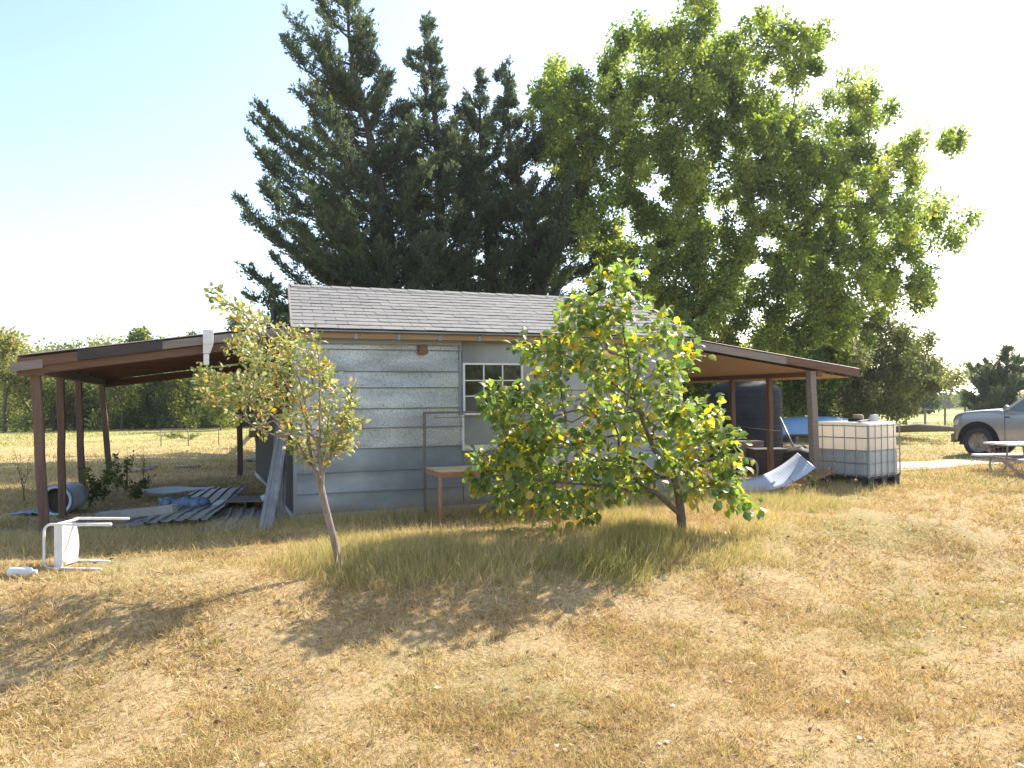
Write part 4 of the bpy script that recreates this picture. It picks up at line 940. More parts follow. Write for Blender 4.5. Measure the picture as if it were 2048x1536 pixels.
# --- cedars
def cedar(name, Z, trunk_px, left_px, right_px, ytop, ybot, nl, label, seed, dz=0.8, dens=1.0, pw=0.8):
    r = np.random.default_rng(seed); k = Z/F
    tx = lambda y: np.interp(y, [p[1] for p in trunk_px], [p[0] for p in trunk_px])
    lx = lambda y: np.interp(y, [p[1] for p in left_px], [p[0] for p in left_px])
    rx = lambda y: np.interp(y, [p[1] for p in right_px], [p[0] for p in right_px])
    base = at(float(tx(ybot)), 800, Z); g0 = gzf(base.x, base.y)
    root = empty(name, (base.x, base.y, g0), 0, label, 'cedar tree')
    o0 = np.array([base.x, base.y, g0])
    def wp(px, py): v = at(float(px), float(py), Z); return np.array([v.x, v.y, v.z])
    tp_ = [np.array([base.x, base.y, g0-0.2])]+[wp(tx(y), y) for y in np.linspace(ybot, ytop, 12)]
    mb = MB(); n_ = len(tp_); mb.tube([p-o0 for p in tp_], [0.26*(1-i/(n_-1))+0.012 for i in range(n_)], 8)
    Cs, Us, Ls, Ts = [], [], [], []
    nl_ = nl
    for i in range(nl_):
        f = (i+0.5)/nl_; ytip = ytop+(ybot+25-ytop)*(f**pw); az = r.uniform(0, 2*math.pi)
        if i < 3: az = math.pi/2
        ytip += r.normal()*14
        ca, sa = math.cos(az), math.sin(az)
        reach = (rx(ytip)-tx(ytip)) if ca > 0 else (tx(ytip)-lx(ytip))
        other = 0.5*((rx(ytip)-lx(ytip))*0.5)+0.5*reach
        L_ = k*(abs(ca)*reach+abs(sa)*other*dz)*(r.uniform(0.35, 0.85) if i % 3 else r.uniform(0.85, 1.15))
        L_ = max(L_, 0.28)
        ttip = wp(tx(ytip), ytip)
        for _ in range(30):      # keep near limbs inside the crown's outline
            tip = ttip+np.array([ca*L_, sa*L_, 0]); pxt = 1024+F*tip[0]/tip[1]
            mg = 26 if i % 5 == 0 else 2
            if lx(ytip)-mg <= pxt <= rx(ytip)+mg: break
            L_ *= 0.94
        rise = (0.34+0.40*r.random())*L_*(1.35-0.6*f)
        st_y = min(ybot+30, ytip+rise/k*1.0); st = wp(tx(st_y), st_y)
        pts = []
        for q in range(8):
            u = q/7; p = st+(tip-st)*u; p[2] = st[2]+(tip[2]-st[2])*(0.25*u+0.75*u**2.1); p[:2] += r.normal(size=2)*0.04*L_*u*(1-u)*2; pts.append(p)
        if L_ > 0.5: mb.tube([p-o0 for p in pts], [0.035*(1-q/8)*min(1.5, L_/2+0.3)+0.004 for q in range(8)], 4, False)
        pts = np.array(pts); nsp = max(6, int(L_*19*dens)); u = r.random(nsp)**0.75*0.92+0.08
        c = np.stack([np.interp(u*7, range(8), pts[:, j]) for j in range(3)], 1)
        dirl = nrm(np.stack([np.interp(np.minimum(u*7+0.6, 7), range(8), pts[:, j]) for j in range(3)], 1)-c+1e-6)
        wdt = (0.10+0.30*L_**0.5*(1-u)*1.0)
        side = r.normal(size=(nsp, 3))*[1, 1, 0.45]
        sd_ = nrm(dirl*1.2+side*0.9+np.array([0, 0, 0.45])); slen = (0.28+0.36*r.random(nsp))*(0.7+0.6*(1-u))*min(1.0, 0.45+L_/2.5)
        tt = r.random()*0.35
        for a_ in range(nsp):
            m = int(24*dens+r.integers(0, 8)); w_ = r.random(m)
            cc = c[a_]+sd_[a_]*slen[a_]*w_[:, None]+r.normal(size=(m, 3))*0.06*(1.3-w_[:, None])
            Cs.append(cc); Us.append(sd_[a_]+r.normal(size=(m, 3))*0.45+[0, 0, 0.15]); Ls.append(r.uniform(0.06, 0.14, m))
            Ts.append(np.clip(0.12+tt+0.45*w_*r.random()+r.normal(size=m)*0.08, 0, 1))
    tk_ = mb.build('trunk', M['bark_dark'], root, True)
    C = np.concatenate(Cs)-o0; U = np.concatenate(Us); L = np.concatenate(Ls); Tt = np.concatenate(Ts)
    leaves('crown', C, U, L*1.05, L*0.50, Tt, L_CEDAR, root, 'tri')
    return root, len(C)
cedar('cedar_tree', 24.0, [(690, -40), (700, 100), (735, 250), (775, 450), (790, 700)],
      [(684, -40), (640, 0), (598, 30), (578, 100), (528, 190), (505, 280), (480, 340), (462, 420), (485, 520), (495, 580), (510, 650)],
      [(696, -40), (730, 10), (750, 60), (775, 150), (830, 230), (880, 300), (930, 400), (950, 640)], -45, 640, 165,
      'tallest dark cedar with ragged upswept limbs, rising behind the left half of the shed roof', 21)
cedar('cedar_tree', 25.0, [(852, 40), (868, 200), (880, 400), (880, 650)],
      [(846, 40), (806, 95), (812, 170), (800, 230), (790, 350), (780, 600)],
      [(858, 40), (884, 90), (890, 190), (930, 250), (990, 330), (1030, 420), (1050, 640)], 42, 640, 130,
      'middle dark cedar with a thin leaning spire, behind the shed ridge', 22, pw=0.95)
cedar('cedar_tree', 26.0, [(958, 165), (962, 300), (980, 500), (985, 650)],
      [(954, 165), (925, 180), (905, 230), (890, 330), (880, 600)],
      [(962, 165), (978, 220), (1000, 300), (1080, 400), (1130, 520), (1150, 640)], 165, 640, 105,
      'smaller cedar with a blunt narrow top, right of the thin spire', 23, pw=1.15)
cedar('cedar_tree', 25.5, [(1012, 158), (1020, 300), (1060, 450), (1090, 650)],
      [(1008, 158), (990, 190), (985, 300), (1000, 450), (1000, 640)],
      [(1018, 158), (1040, 230), (1090, 300), (1180, 350), (1230, 450), (1260, 640)], 158, 640, 125,
      'rightmost of the cedars, merging into the big broadleaf tree', 24, pw=1.1)

# --- broadleaf trees built from lobes
def lobetree(name, Z, base_px, lobes, label, material, seed, nleaf, lsize, bark, depth=2.2, r_tip=0.018, cat='tree', fork=0.35, clump=0.42, group=None, tshift=0.0, dens=1.0, fill=None, nfill=0, fdepth=3.0):
    r = np.random.default_rng(seed); k = Z/F
    b0 = at(base_px, 800, Z); g0 = gzf(b0.x, b0.y); o0 = np.array([b0.x, b0.y, g0]); root = empty(name, tuple(o0), 0, label, cat, group)
    cen = []; rad = []
    for (px, py, pr_) in lobes:
        v = at(px, py, Z); R_ = pr_*k
        cen.append([v.x, v.y+r.uniform(-1, 1)*depth, v.z]); rad.append(R_)
    cen = np.array(cen); rad = np.array(rad)
    top = cen[:, 2].max()-g0
    mid = cen.mean(0); tp_ = []
    for i in range(5):
        f = i/4; p = o0.copy(); p[:2] += (mid[:2]-o0[:2])*0.25*f*f; p[2] = g0-0.2+fork*top*f; tp_.append(p)
    # sub clumps
    tg = []; tr_ = []
    for c, R_ in zip(cen, rad):
        m = max(4, int(dens*4.2*(R_/clump)**1.5)); q = blob(m, c, np.array([R_*1.15, R_*1.5, R_*1.15])); tg.append(q); tr_ += [R_]*m
    if fill:
        xs = [p[0] for p in fill]; ys = [p[1] for p in fill]; c_ = 0; acc = []
        while c_ < nfill:
            px, py = r.uniform(min(xs), max(xs)), r.uniform(min(ys), max(ys))
            if not inpoly(np.array([px]), np.array([py]), fill)[0]: continue
            if pnoise(np.array([px]), np.array([py]), 0.035, seed)[0] < -0.75 and r.random() < 0.8: continue
            v = at(px, py, Z); acc.append([v.x, v.y, v.z]); acc[-1] = list(np.array([v.x, v.y, v.z])+r.normal(size=3)*[0.1, fdepth*0.5, 0.1]); c_ += 1
        tg.append(np.array(acc))
    tg = np.concatenate(tg)
    nodes, par, rd, chains = colonize(tp_, tg, 0.10, 0.9, r_tip, 2.2)
    limbs('trunk', [([p-o0 for p in pts], rs) for pts, rs in chains], bark, root, 8)
    per = np.maximum(1, r.poisson(nleaf/len(tg), len(tg)))
    cidx = np.repeat(np.arange(len(tg)), per); n_ = len(cidx)
    sz = r.uniform(0.6, 1.3, len(tg))*clump
    off = nrm(r.normal(size=(n_, 3)))*(r.random((n_, 1))**0.62)*sz[cidx][:, None]*np.array([0.9, 0.9, 1.1])
    C = tg[cidx]+off-o0; U = nrm(off)+r.normal(size=(n_, 3))*0.7+[0, 0, -0.25]
    tc_ = r.normal(size=len(tg))*0.12
    T_ = np.clip(0.42+tc_[cidx]+r.normal(size=n_)*0.17+tshift, 0, 1)
    L_ = r.uniform(0.7, 1.3, n_)*lsize
    leaves('crown', C, U, L_, L_*0.62, T_, material, root)
    return root
big = [(1385, 50, 42), (1372, 100, 50), (1440, 80, 50), (1500, 70, 36), (1480, 120, 50), (1540, 130, 42), (1560, 185, 40), (1590, 120, 20), (1245, 75, 38), (1215, 130, 36), (1240, 170, 42), (1180, 180, 22),
       (1300, 60, 26), (1310, 120, 40), (1105, 160, 22), (1120, 200, 34), (1085, 225, 22), (1150, 240, 42), (1090, 285, 40), (1200, 240, 45), (1270, 210, 45), (1330, 190, 50), (1400, 170, 55), (1460, 200, 55),
       (1520, 240, 50), (1610, 250, 34), (1680, 185, 24), (1660, 235, 36), (1720, 230, 38), (1745, 215, 22), (1690, 290, 40), (1620, 320, 40), (1560, 300, 45), (1490, 290, 50), (1420, 280, 45), (1350, 280, 48),
       (1280, 300, 45), (1210, 310, 48), (1140, 320, 50), (1800, 295, 20), (1780, 330, 36), (1810, 360, 26), (1740, 370, 30), (1830, 320, 14), (1740, 420, 45), (1680, 370, 40), (1780, 420, 32), (1660, 440, 48),
       (1590, 400, 42), (1540, 370, 40), (1470, 380, 48), (1400, 370, 45), (1330, 380, 45), (1260, 380, 42), (1190, 390, 45), (1870, 430, 22), (1850, 470, 34), (1885, 475, 22), (1820, 500, 34), (1830, 540, 32),
       (1760, 500, 34), (1700, 520, 50), (1630, 500, 45), (1560, 470, 45), (1490, 460, 45), (1420, 460, 45), (1350, 460, 48), (1280, 460, 42), (1850, 580, 26), (1780, 580, 44), (1720, 600, 40), (1650, 580, 50),
       (1580, 560, 50), (1500, 540, 48), (1430, 550, 50), (1360, 540, 48), (1290, 540, 45), (1230, 500, 40), (1400, 620, 50), (1330, 620, 48), (1470, 630, 45), (1540, 650, 35), (1620, 650, 50), (1680, 650, 35), (1350, 680, 45), (1420, 690, 40), (1600, 690, 40)]
lobetree('broadleaf_tree', 25.5, 1490, big, 'big spreading broadleaf tree filling the sky behind the right half of the shed', L_TREE, 31, 270000, 0.12, M['bark'], 2.4, 0.009, fork=0.2, clump=0.36, dens=0.8, nfill=560,
    fill=[(1110, 170), (1190, 160), (1230, 60), (1290, 80), (1350, 70), (1380, 15), (1440, 50), (1500, 55), (1560, 110), (1590, 160), (1610, 225), (1660, 190), (1710, 200), (1745, 250), (1700, 300), (1760, 320), (1810, 350), (1780, 410), (1830, 440),
          (1880, 480), (1840, 520), (1800, 540), (1850, 580), (1790, 620), (1700, 640), (1690, 700), (1560, 700), (1340, 720), (1290, 620), (1180, 560), (1120, 470), (1070, 300), (1085, 220)])
# trees at the right behind the lean-to and tote
r2 = [(1650, 660, 40), (1700, 650, 38), (1745, 655, 34), (1790, 690, 36), (1840, 700, 30), (1870, 700, 22), (1850, 735, 30), (1880, 730, 18), (1720, 700, 42), (1660, 710, 42), (1770, 740, 42), (1820, 760, 34), (1700, 760, 45), (1640, 770, 40),
      (1750, 790, 40), (1800, 800, 30), (1590, 720, 36), (1580, 770, 30), (1840, 780, 20), (1700, 810, 30)]
lobetree('thin_leafed_tree', 30, 1690, r2, 'olive thin leaved tree leaning right behind the liquid tote', L_MID, 32, 52000, 0.13, M['bark'], 1.6, 0.009, fork=0.25, clump=0.40, nfill=120, fill=[(1600, 630), (1700, 620), (1800, 660), (1880, 690), (1900, 740), (1840, 790), (1700, 840), (1560, 830)])
r3 = [(1375, 790, 40), (1430, 810, 40), (1400, 860, 36), (1570, 790, 34), (1620, 780, 34), (1575, 740, 34), (1640, 800, 30), (1610, 740, 34), (1385, 740, 40), (1420, 720, 40), (1450, 750, 40), (1500, 740, 40), (1560, 745, 36), (1600, 760, 30), (1640, 740, 30), (1400, 800, 36), (1590, 800, 26), (1380, 850, 36)]
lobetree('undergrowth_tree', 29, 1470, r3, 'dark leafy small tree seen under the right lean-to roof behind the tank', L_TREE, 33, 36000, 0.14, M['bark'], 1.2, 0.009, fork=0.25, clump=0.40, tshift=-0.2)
cedar('cedar_tree', 38.0, [(2018, 695), (2010, 760), (2000, 835)], [(2012, 695), (1975, 712), (1960, 730), (1942, 760), (1925, 790), (1920, 835)],
      [(2022, 695), (2045, 715), (2065, 740), (2080, 760), (2090, 800), (2100, 835)], 697, 835, 110, 'dark bushy cedar behind the parked car at the right edge', 25, dens=1.1)
cedar('cedar_tree', 21.0, [(545, 600), (545, 700), (548, 860)], [(540, 600), (515, 640), (505, 720), (512, 860)], [(550, 600), (570, 640), (585, 720), (590, 860)], 610, 800, 40,
      'narrow dark cedar seen through the left bay beside the gable wall', 26)
for (px, py, Z, lab, s_) in ((1822, 805, 75, 'left one of two dark round topped trees in the far right field', 41), (1858, 800, 72, 'right one of two dark round topped trees in the far right field', 42)):
    lb = [(px+dx, py+dy, 12) for dx, dy in ((0, -8), (-12, 2), (12, 2), (0, 8), (-6, -4), (8, -6), (-10, 10), (10, 10))]
    lobetree('field_tree', Z, px, lb, lab, L_FAR, s_, 2200, 0.28, M['bark_dark'], 0.8, 0.03, fork=0.3, clump=0.5, tshift=-0.35)

# --- far woodland: prototypes copied
protos = []
for v in range(7):
    r = np.random.default_rng(60+v); root = empty('woodland_tree', (0, 0, 0), 0); Hh = 5.0; lob = []
    conif = v in (5, 6)
    if conif:
        lob = [([r.normal()*0.25*(1-f), r.normal()*0.25*(1-f), 0.4+f*4.6], 1.35*(1-f)+0.25) for f in np.linspace(0, 1, 13)]
    else:
        for q in range(17):
            a = r.uniform(0, 6.28); rr_ = r.uniform(0, 1.6); lob.append(([rr_*math.cos(a), rr_*math.sin(a), r.uniform(0.8, 4.3)-0.35*rr_], r.uniform(0.6, 1.05)))
    tg = np.concatenate([blob(6, c, R_*0.8) for c, R_ in lob]); tp_ = [np.array([0, 0, -0.3]), np.array([0.03, 0, 0.5]), np.array([0, 0.05, 1.1])]
    nodes, par, rd, ch_ = colonize(tp_, tg, 0.1, 1.0, 0.016, 2.2)
    limbs('trunk', ch_, M['bark'], root, 5)
    n_ = 4200; ci = r.integers(0, len(tg), n_); off = nrm(r.normal(size=(n_, 3)))*(r.random((n_, 1))**0.5)*0.42
    Lf = r.uniform(0.11, 0.22, n_); tc_ = r.normal(size=len(tg))*0.15
    base_t = [0.35, 0.5, 0.62, 0.42, 0.75, 0.08, 0.15][v]
    o = leaves('crown', tg[ci]+off, nrm(off)+r.normal(size=(n_, 3))*0.6, Lf, Lf*0.6, np.clip(base_t+tc_[ci]+r.normal(size=n_)*0.12, 0, 1), L_FAR, root)
    protos.append(root)
used = set()
names_ = ['mid green', 'olive', 'yellow green', 'green', 'tawny', 'dark conical', 'dark pointed']
def wood(x, y, v, sc, lab, grp, sx=1.0):
    src = protos[v]
    o = src if v not in used else dup_tree(src); used.add(v); sc = sc*1.08
    o.location = (x, y, gzf(x, y)-0.05); o.rotation_euler = (0, 0, rnd.uniform(0, 6.28)); o.scale = (sc*sx, sc*sx, sc); tag(o, lab, 'tree', grp); return o
GRP = 'woodland trees behind the left field'
# distinct ones along the left wood edge (photo positions measured on the ground at the wood's foot)
for (px, Z, v, sc, lab) in ((10, 44, 4, 1.18, 'tall tawny tree at the far left end of the wood, top above the lean-to roof'),
                            (62, 46, 2, 0.92, 'yellow green bushy tree left of the front post at the wood edge'),
                            (108, 45, 1, 0.95, 'olive tree between the first two posts of the left bay'),
                            (150, 46, 0, 1.0, 'mid green tree between the second and third posts of the left bay'),
                            (190, 46, 3, 1.0, 'green tree between the third and fourth posts of the left bay'),
                            (245, 45, 1, 1.05, 'pale olive tree just right of the fourth post'),
                            (298, 45, 5, 0.62, 'dark conical evergreen at the wood edge seen through the left bay'),
                            (318, 44, 5, 0.58, 'second dark evergreen touching the conical one on its right'),
                            (352, 46, 2, 0.80, 'bright yellow green round tree right of the dark evergreens'),
                            (405, 45, 0, 0.95, 'mid green tree left of the sapling at the wood edge'),
                            (440, 41, 3, 0.80, 'green low tree reaching out to the field behind the fruit sapling')):
    q = at(px, 850, Z); wood(q.x, q.y, v, sc, lab, GRP)
for i in range(60):
    px = rnd.uniform(-420, 640); Z = rnd.uniform(49, 62); q = at(px, 850, Z)
    wood(q.x, q.y, rnd.choice([0, 1, 2, 3, 3, 0, 1, 6]), rnd.uniform(1.0, 1.26), 'tree of the wood standing behind its front row', GRP)
for i in range(26):
    px = rnd.uniform(-500, 560); q = at(px, 850, rnd.uniform(46, 49)); wood(q.x, q.y, rnd.choice([0, 1, 3, 3]), rnd.uniform(0.45, 0.62), 'low bushy undergrowth tree filling the foot of the wood', 'undergrowth at the foot of the wood', 1.4)
for i in range(34):
    px = rnd.uniform(560, 2500); Z = rnd.uniform(120, 170); q = at(px, 850, Z)
    wood(q.x, q.y, rnd.choice([0, 1, 3, 1]), rnd.uniform(0.9, 1.35), 'distant tree in the line across the right horizon', 'distant trees across the right horizon', 1.5)
for i in range(22):
    px = rnd.uniform(600, 1750); q = at(px, 850, rnd.uniform(60, 85)); wood(q.x, q.y, rnd.choice([0, 1, 3]), rnd.uniform(0.8, 1.2), 'tree standing far behind the shed', 'trees far behind the shed', 1.3)

# ------------------------------------------------------------------ leafy tree in front (persimmon-like) and sapling
def front_tree(name, label, Z, trunk_px, poly, ntw, nleaf, lsize, lw, material, bark, seed, depth, tdist, nobj, r_tip, droop, step=0.22, leafspread=0.09, upright=0.0, radscale=1.0, stems=()):
    global rng
    r = np.random.default_rng(seed); rng = np.random.default_rng(seed+5)
    def wp(px, py, dz=0): v = at(px, py, Z+dz); return np.array([v.x, v.y, v.z])
    tp_ = [wp(*p) for p in trunk_px]; g0 = gzf(tp_[0][0], tp_[0][1]); tp_[0][2] = g0-0.05
    o0 = np.array([tp_[0][0], tp_[0][1], g0]); root = empty(name, tuple(o0), 0, label, 'tree')
    xs = [p[0] for p in poly]; ys = [p[1] for p in poly]; cx, cy = np.mean(xs), np.mean(ys)
    tg = []
    while len(tg) < ntw:
        px, py = r.uniform(min(xs), max(xs)), r.uniform(min(ys), max(ys))
        if inpoly(np.array([px]), np.array([py]), poly)[0]:
            # thickness falls to the silhouette's rim
            rr_ = math.hypot((px-cx)/(max(xs)-min(xs))*2, (py-cy)/(max(ys)-min(ys))*2); th = depth*math.sqrt(max(0.06, 1-min(1, rr_)**2))
            dz = r.uniform(-1, 1)**1*th; dz = math.copysign(abs(dz/th)**0.7*th, dz)
            k = (Z)/(Z+dz)    # keep the outline
            tg.append(at(px, py, Z+dz))
    tg = np.array([[v.x, v.y, v.z] for v in tg])
    stm = []
    for st_ in stems:
        pp = [wp(*q) for q in st_]; dn = []
        for a_, b_ in zip(pp[:-1], pp[1:]):
            m_ = max(1, int(np.linalg.norm(b_-a_)/0.12)); dn += [a_+(b_-a_)*(q/m_) for q in range(m_)]
        dn.append(pp[-1]); dn = np.array(dn); dn[1:-1] = (dn[:-2]+dn[1:-1]*2+dn[2:])/4+r.normal(size=(len(dn)-2, 3))*0.006; stm.append(dn)
    nodes, par, rd, chains = colonize(tp_, tg, 0.06, step, r_tip, 2.1, stm)
    chains = [([p-o0 for p in pts], rs) for pts, rs in chains]
    main = [c for c in chains if max(c[1]) > r_tip*2.3]; twig = [c for c in chains if max(c[1]) <= r_tip*2.3]
    limbs('trunk', main, bark, root, 9, scale=radscale)
    t_ = limbs('twigs', twig, bark, root, 4); t_['kind'] = 'stuff'
    # leaves along thin segments
    nd = np.array(nodes); pr_ = np.array(par); thin = [i for i in range(len(nodes)) if pr_[i] >= 0 and rd[i] < r_tip*2.0]
    thin = np.array(thin); si = r.choice(thin, nleaf); f = r.random(nleaf)[:, None]
    P0 = nd[pr_[si]]+(nd[si]-nd[pr_[si]])*f; dirs = nrm(nd[si]-nd[pr_[si]])
    off = r.normal(size=(nleaf, 3))*leafspread; C = P0+off*0.6
    U = nrm(off)*0.8+dirs*0.5+np.array([0, 0, -droop+upright])+r.normal(size=(nleaf, 3))*0.35
    U = nrm(U); up = np.tile([0.15, -0.2, 1.0], (nleaf, 1))+r.normal(size=(nleaf, 3))*0.55
    L_ = lsize*r.uniform(0.65, 1.25, nleaf)
    T_ = tdist(r, nleaf)
    # nobj largest/nearest leaves as own objects, sharing a few meshes
    order = np.argsort(C[:, 1]-L_*6); own = order[:nobj]; rest = order[nobj:]
    cr = leaves('foliage', C[rest]-o0, U[rest], L_[rest], L_[rest]*lw, T_[rest], material, root, 'oval', up[rest])
    cr['kind'] = 'stuff'
    for p_ in cr.data.polygons: pass
    cr.data.polygons.foreach_set('use_smooth', [True]*len(cr.data.polygons))
    variants = []
    for q in range(10):
        o_ = leaves('leaf', np.zeros((1, 3)), np.array([[0, 1.0, 0]]), np.array([1.0]), np.array([lw]), np.array([float(np.quantile(T_, (q+0.5)/10))]), material, root, 'oval', np.array([[0.0, 0, 1.0]]))
        o_.data.polygons.foreach_set('use_smooth', [True]*len(o_.data.polygons)); variants.append(o_)
    qs = np.quantile(T_, np.arange(1, 10)/10); usedv = set()
    for i in own:
        q = int(np.searchsorted(qs, T_[i])); src = variants[q]
        o_ = src if q not in usedv else dup(src, root); usedv.add(q)
        y = Vector(U[i]).normalized(); x = y.cross(Vector(up[i])).normalized(); z = x.cross(y)
        mm = Matrix((x, y, z)).transposed().to_4x4(); o_.matrix_basis = Matrix.Translation(Vector(C[i]-o0)) @ mm @ Matrix.Scale(float(L_[i]), 4)
    for q in range(10):
        if q not in usedv: bpy.data.objects.remove(variants[q])
    return root
def td_bush(r, n_):
    t = np.clip(r.normal(0.42, 0.19, n_), 0, 0.8); m = r.random(n_) < 0.10; t[m] = r.uniform(0.78, 0.98, m.sum()); return t
polyB = [(1240, 508), (1262, 560), (1310, 590), (1335, 645), (1395, 675), (1400, 705), (1345, 715), (1365, 760), (1430, 800), (1480, 870), (1478, 910), (1470, 950), (1510, 1025), (1470, 1020), (1400, 985), (1390, 1035),
         (1330, 980), (1270, 985), (1230, 1010), (1190, 1000), (1170, 1068), (1150, 1060), (1160, 1010), (1105, 1045), (1090, 1000), (1000, 1040), (985, 1010), (950, 965), (935, 930), (945, 900), (1010, 905), (970, 850), (985, 800), (960, 795), (955, 775), (1030, 770), (1070, 770), (1060, 700), (1015, 705), (1030, 685), (1090, 680), (1110, 630), (1120, 590), (1150, 570), (1180, 590), (1210, 545)]
front_tree('young_leafy_tree', 'bushy young tree with glossy green and yellow leaves growing in front of the shed window', 8.9,
           [(1366, 1065), (1362, 1030), (1358, 995), (1350, 960), (1335, 930)], polyB, 480, 5200, 0.106, 0.72, L_BUSH, M['bark'], 71, 0.95, td_bush, 300, 0.0026, 0.55, radscale=1.75,
           stems=[[(1350, 960), (1310, 900, -.1), (1270, 800, -.2), (1250, 690, -.1), (1240, 560)], [(1362, 1030), (1310, 985, -.1), (1240, 935, -.25), (1140, 890, -.4), (1030, 850, -.3), (960, 800, -.2)],
                  [(1350, 960), (1385, 900, .1), (1430, 860, .1), (1465, 860, .1)], [(1310, 985, -.1), (1220, 975, -.4), (1100, 960, -.6), (980, 950, -.5)], [(1270, 800, -.2), (1190, 740, .2), (1110, 700, .2), (1030, 695, .1)],
                  [(1335, 930), (1340, 830, .3), (1350, 750, .4), (1385, 690, .3)], [(1358, 995), (1410, 960, .1), (1470, 985, .2), (1500, 1020, .2)]])
def td_sap(r, n_):
    t = np.clip(r.normal(0.42, 0.22, n_), 0, 0.8); m = r.random(n_) < 0.08; t[m] = r.uniform(0.8, 1.0, m.sum()); return t
polyS = [(412, 572), (440, 590), (500, 620), (545, 645), (600, 665), (630, 650), (640, 720), (665, 735), (680, 790), (712, 770), (722, 830), (715, 870), (690, 920), (640, 935), (590, 930), (550, 880), (490, 850), (430, 815), (385, 790), (400, 770),
         (380, 730), (400, 735), (430, 760), (440, 700), (470, 680), (460, 640), (420, 600)]
front_tree('fruit_sapling', 'slender leaning sapling with pale twigs and yellowing leaves before the shed corner', 7.2,
           [(684, 1138), (668, 1080), (650, 1010), (640, 960), (625, 925)], polyS, 320, 3500, 0.055, 0.62, L_SAP, M['bark_pale'], 72, 0.5, td_sap, 220, 0.0022, 0.1, step=0.16, leafspread=0.045, upright=0.25, radscale=1.35,
           stems=[[(640, 960), (600, 890, -.05), (545, 830, -.1), (470, 785, -.2), (395, 738, -.2)], [(625, 925), (612, 840, .1), (600, 760, .15), (560, 690, .1), (480, 620, 0), (415, 575, 0)], [(650, 1010), (638, 900, -.1), (640, 780, -.2), (632, 655, -.2)],
                  [(640, 960), (668, 900, .1), (690, 830, .15), (712, 765, .2)], [(625, 925), (570, 880, .2), (500, 850, .3), (440, 810, .3)], [(612, 840, .1), (570, 760, .3), (520, 700, .4), (460, 680, .4)], [(640, 960), (655, 860, .2), (665, 740, .3)], [(638, 900, -.1), (600, 800, -.3), (575, 690, -.35)], [(668, 900, .1), (680, 870, -.1), (680, 790, -.2)]])

# ------------------------------------------------------------------ weeds
def weed(px, py, h, label, n_=90, seed=0, dead=False, spread=0.18, Z=None, cat='weed', group=None):
    r = np.random.default_rng(seed); c = G(px, py); root = empty('weed_plant' if not dead else 'dead_weed', c, 0, label, cat, group)
    mb = MB(); Cs = []; Us = []
    for k in range(5 if not dead else 4):
        a = r.uniform(0, 6.28); tip = np.array([math.cos(a)*spread*r.uniform(0.3, 1), math.sin(a)*spread*r.uniform(0.3, 1), h*r.uniform(0.65, 1.0)])
        pts = [tip*np.array([u**1.4, u**1.4, u])+r.normal(size=3)*0.01 for u in np.linspace(0, 1, 6)]; mb.tube(pts, [0.006*(1-q/8) for q in range(6)], 4)
        m = n_//5; u = r.random(m)**0.8; u = 0.15+0.85*u
        Cs.append(np.stack([np.interp(u*5, range(6), [p[j] for p in pts]) for j in range(3)], 1)+r.normal(size=(m, 3))*0.03); Us.append(r.normal(size=(m, 3))+[0, 0, 0.3])
    mb.build('stem', M['dead'], root)
    C = np.concatenate(Cs); U = np.concatenate(Us); L_ = r.uniform(0.03, 0.08, len(C))*(0.6 if dead else 1)*(1 if h < 1.2 else 1.5)
    leaves('foliage', C, U, L_, L_*0.5, r.random(len(C)), L_LITTER if dead else L_WEED, root)
    return root
weed(48, 1003, 0.85, 'tall brown dead weed standing left of the barrel', 60, 1, True, 0.16)
weed(205, 1005, 0.62, 'green leafy weed clump around the third post of the left bay', 500, 2, False, 0.38)
weed(235, 985, 0.70, 'dark green weed leaning out at the fourth post of the left bay', 420, 3, False, 0.42)
weed(180, 1015, 0.55, 'low weed beside the barrel opening', 400, 4, False, 0.35)
weed(270, 1000, 0.35, 'low dark weed behind the end of the grey beam', 400, 5, False, 0.4)
weed(288, 975, 0.75, 'thin brown seed stalk above the weeds near the fourth post', 40, 6, True, 0.12)
weed(255, 980, 0.8, 'dry reddish stalk beside the fourth post', 40, 16, True, 0.10)
weed(796, 1018, 0.40, 'small green weed growing at the foot of the shed wall', 60, 7, False, 0.07)
weed(1628, 985, 0.35, 'small yellow green weed at the foot of the front right post', 80, 8, False, 0.12)
weed(1655, 982, 0.55, 'dry stalky weed between the front right post and the tote', 60, 9, True, 0.2)
weed(1600, 1000, 0.40, 'dry weed under the raised end of the curved sheet', 50, 10, True, 0.2)
weed(520, 895, 0.55, 'green weed clump at the rear post of the left bay', 400, 11, False, 0.4)
weed(568, 985, 0.9, 'yellow green vine weed climbing between the leaning strip and the wall', 160, 12, False, 0.08)
for k, (px, py) in enumerate(((345, 878), (380, 880))):
    weed(px, py, 0.26, ('yellow green weed patch in the far field below the metal frame', 'yellow green weed patch right of the metal frame', 'green weed patch between the second and third posts', 'green weed patch between the third and fourth posts', 'green weed patch in the far field left of the first post')[k], 500, 30+k, False, 0.9)
# bare branches entering at right edge
br = G(2075, 985); BB = empty('bare_shrub', br, 0, 'leafless twiggy shrub reaching in from the right edge', 'shrub')
mb = MB(); r = np.random.default_rng(9)
for k in range(16):
    a = r.uniform(2.2, 3.9); L_ = r.uniform(0.5, 1.1); pts = [np.array([math.cos(a)*L_*u**1.2, math.sin(a)*L_*u*0.5, 0.95*L_*u-0.15*u*u*L_])+r.normal(size=3)*0.02*u for u in np.linspace(0, 1, 7)]
    mb.tube(pts, [0.008*(1-q/8) for q in range(7)], 4)
    for m in range(4):
        s_ = pts[3+m % 3]; d = r.normal(size=3)*0.22+np.array([-0.15, 0, 0.05]); mb.tube([s_, s_+d*0.6, s_+d], [0.003, 0.002, 0.001], 3)
mb.build('stem', M['bark_pale'], BB)

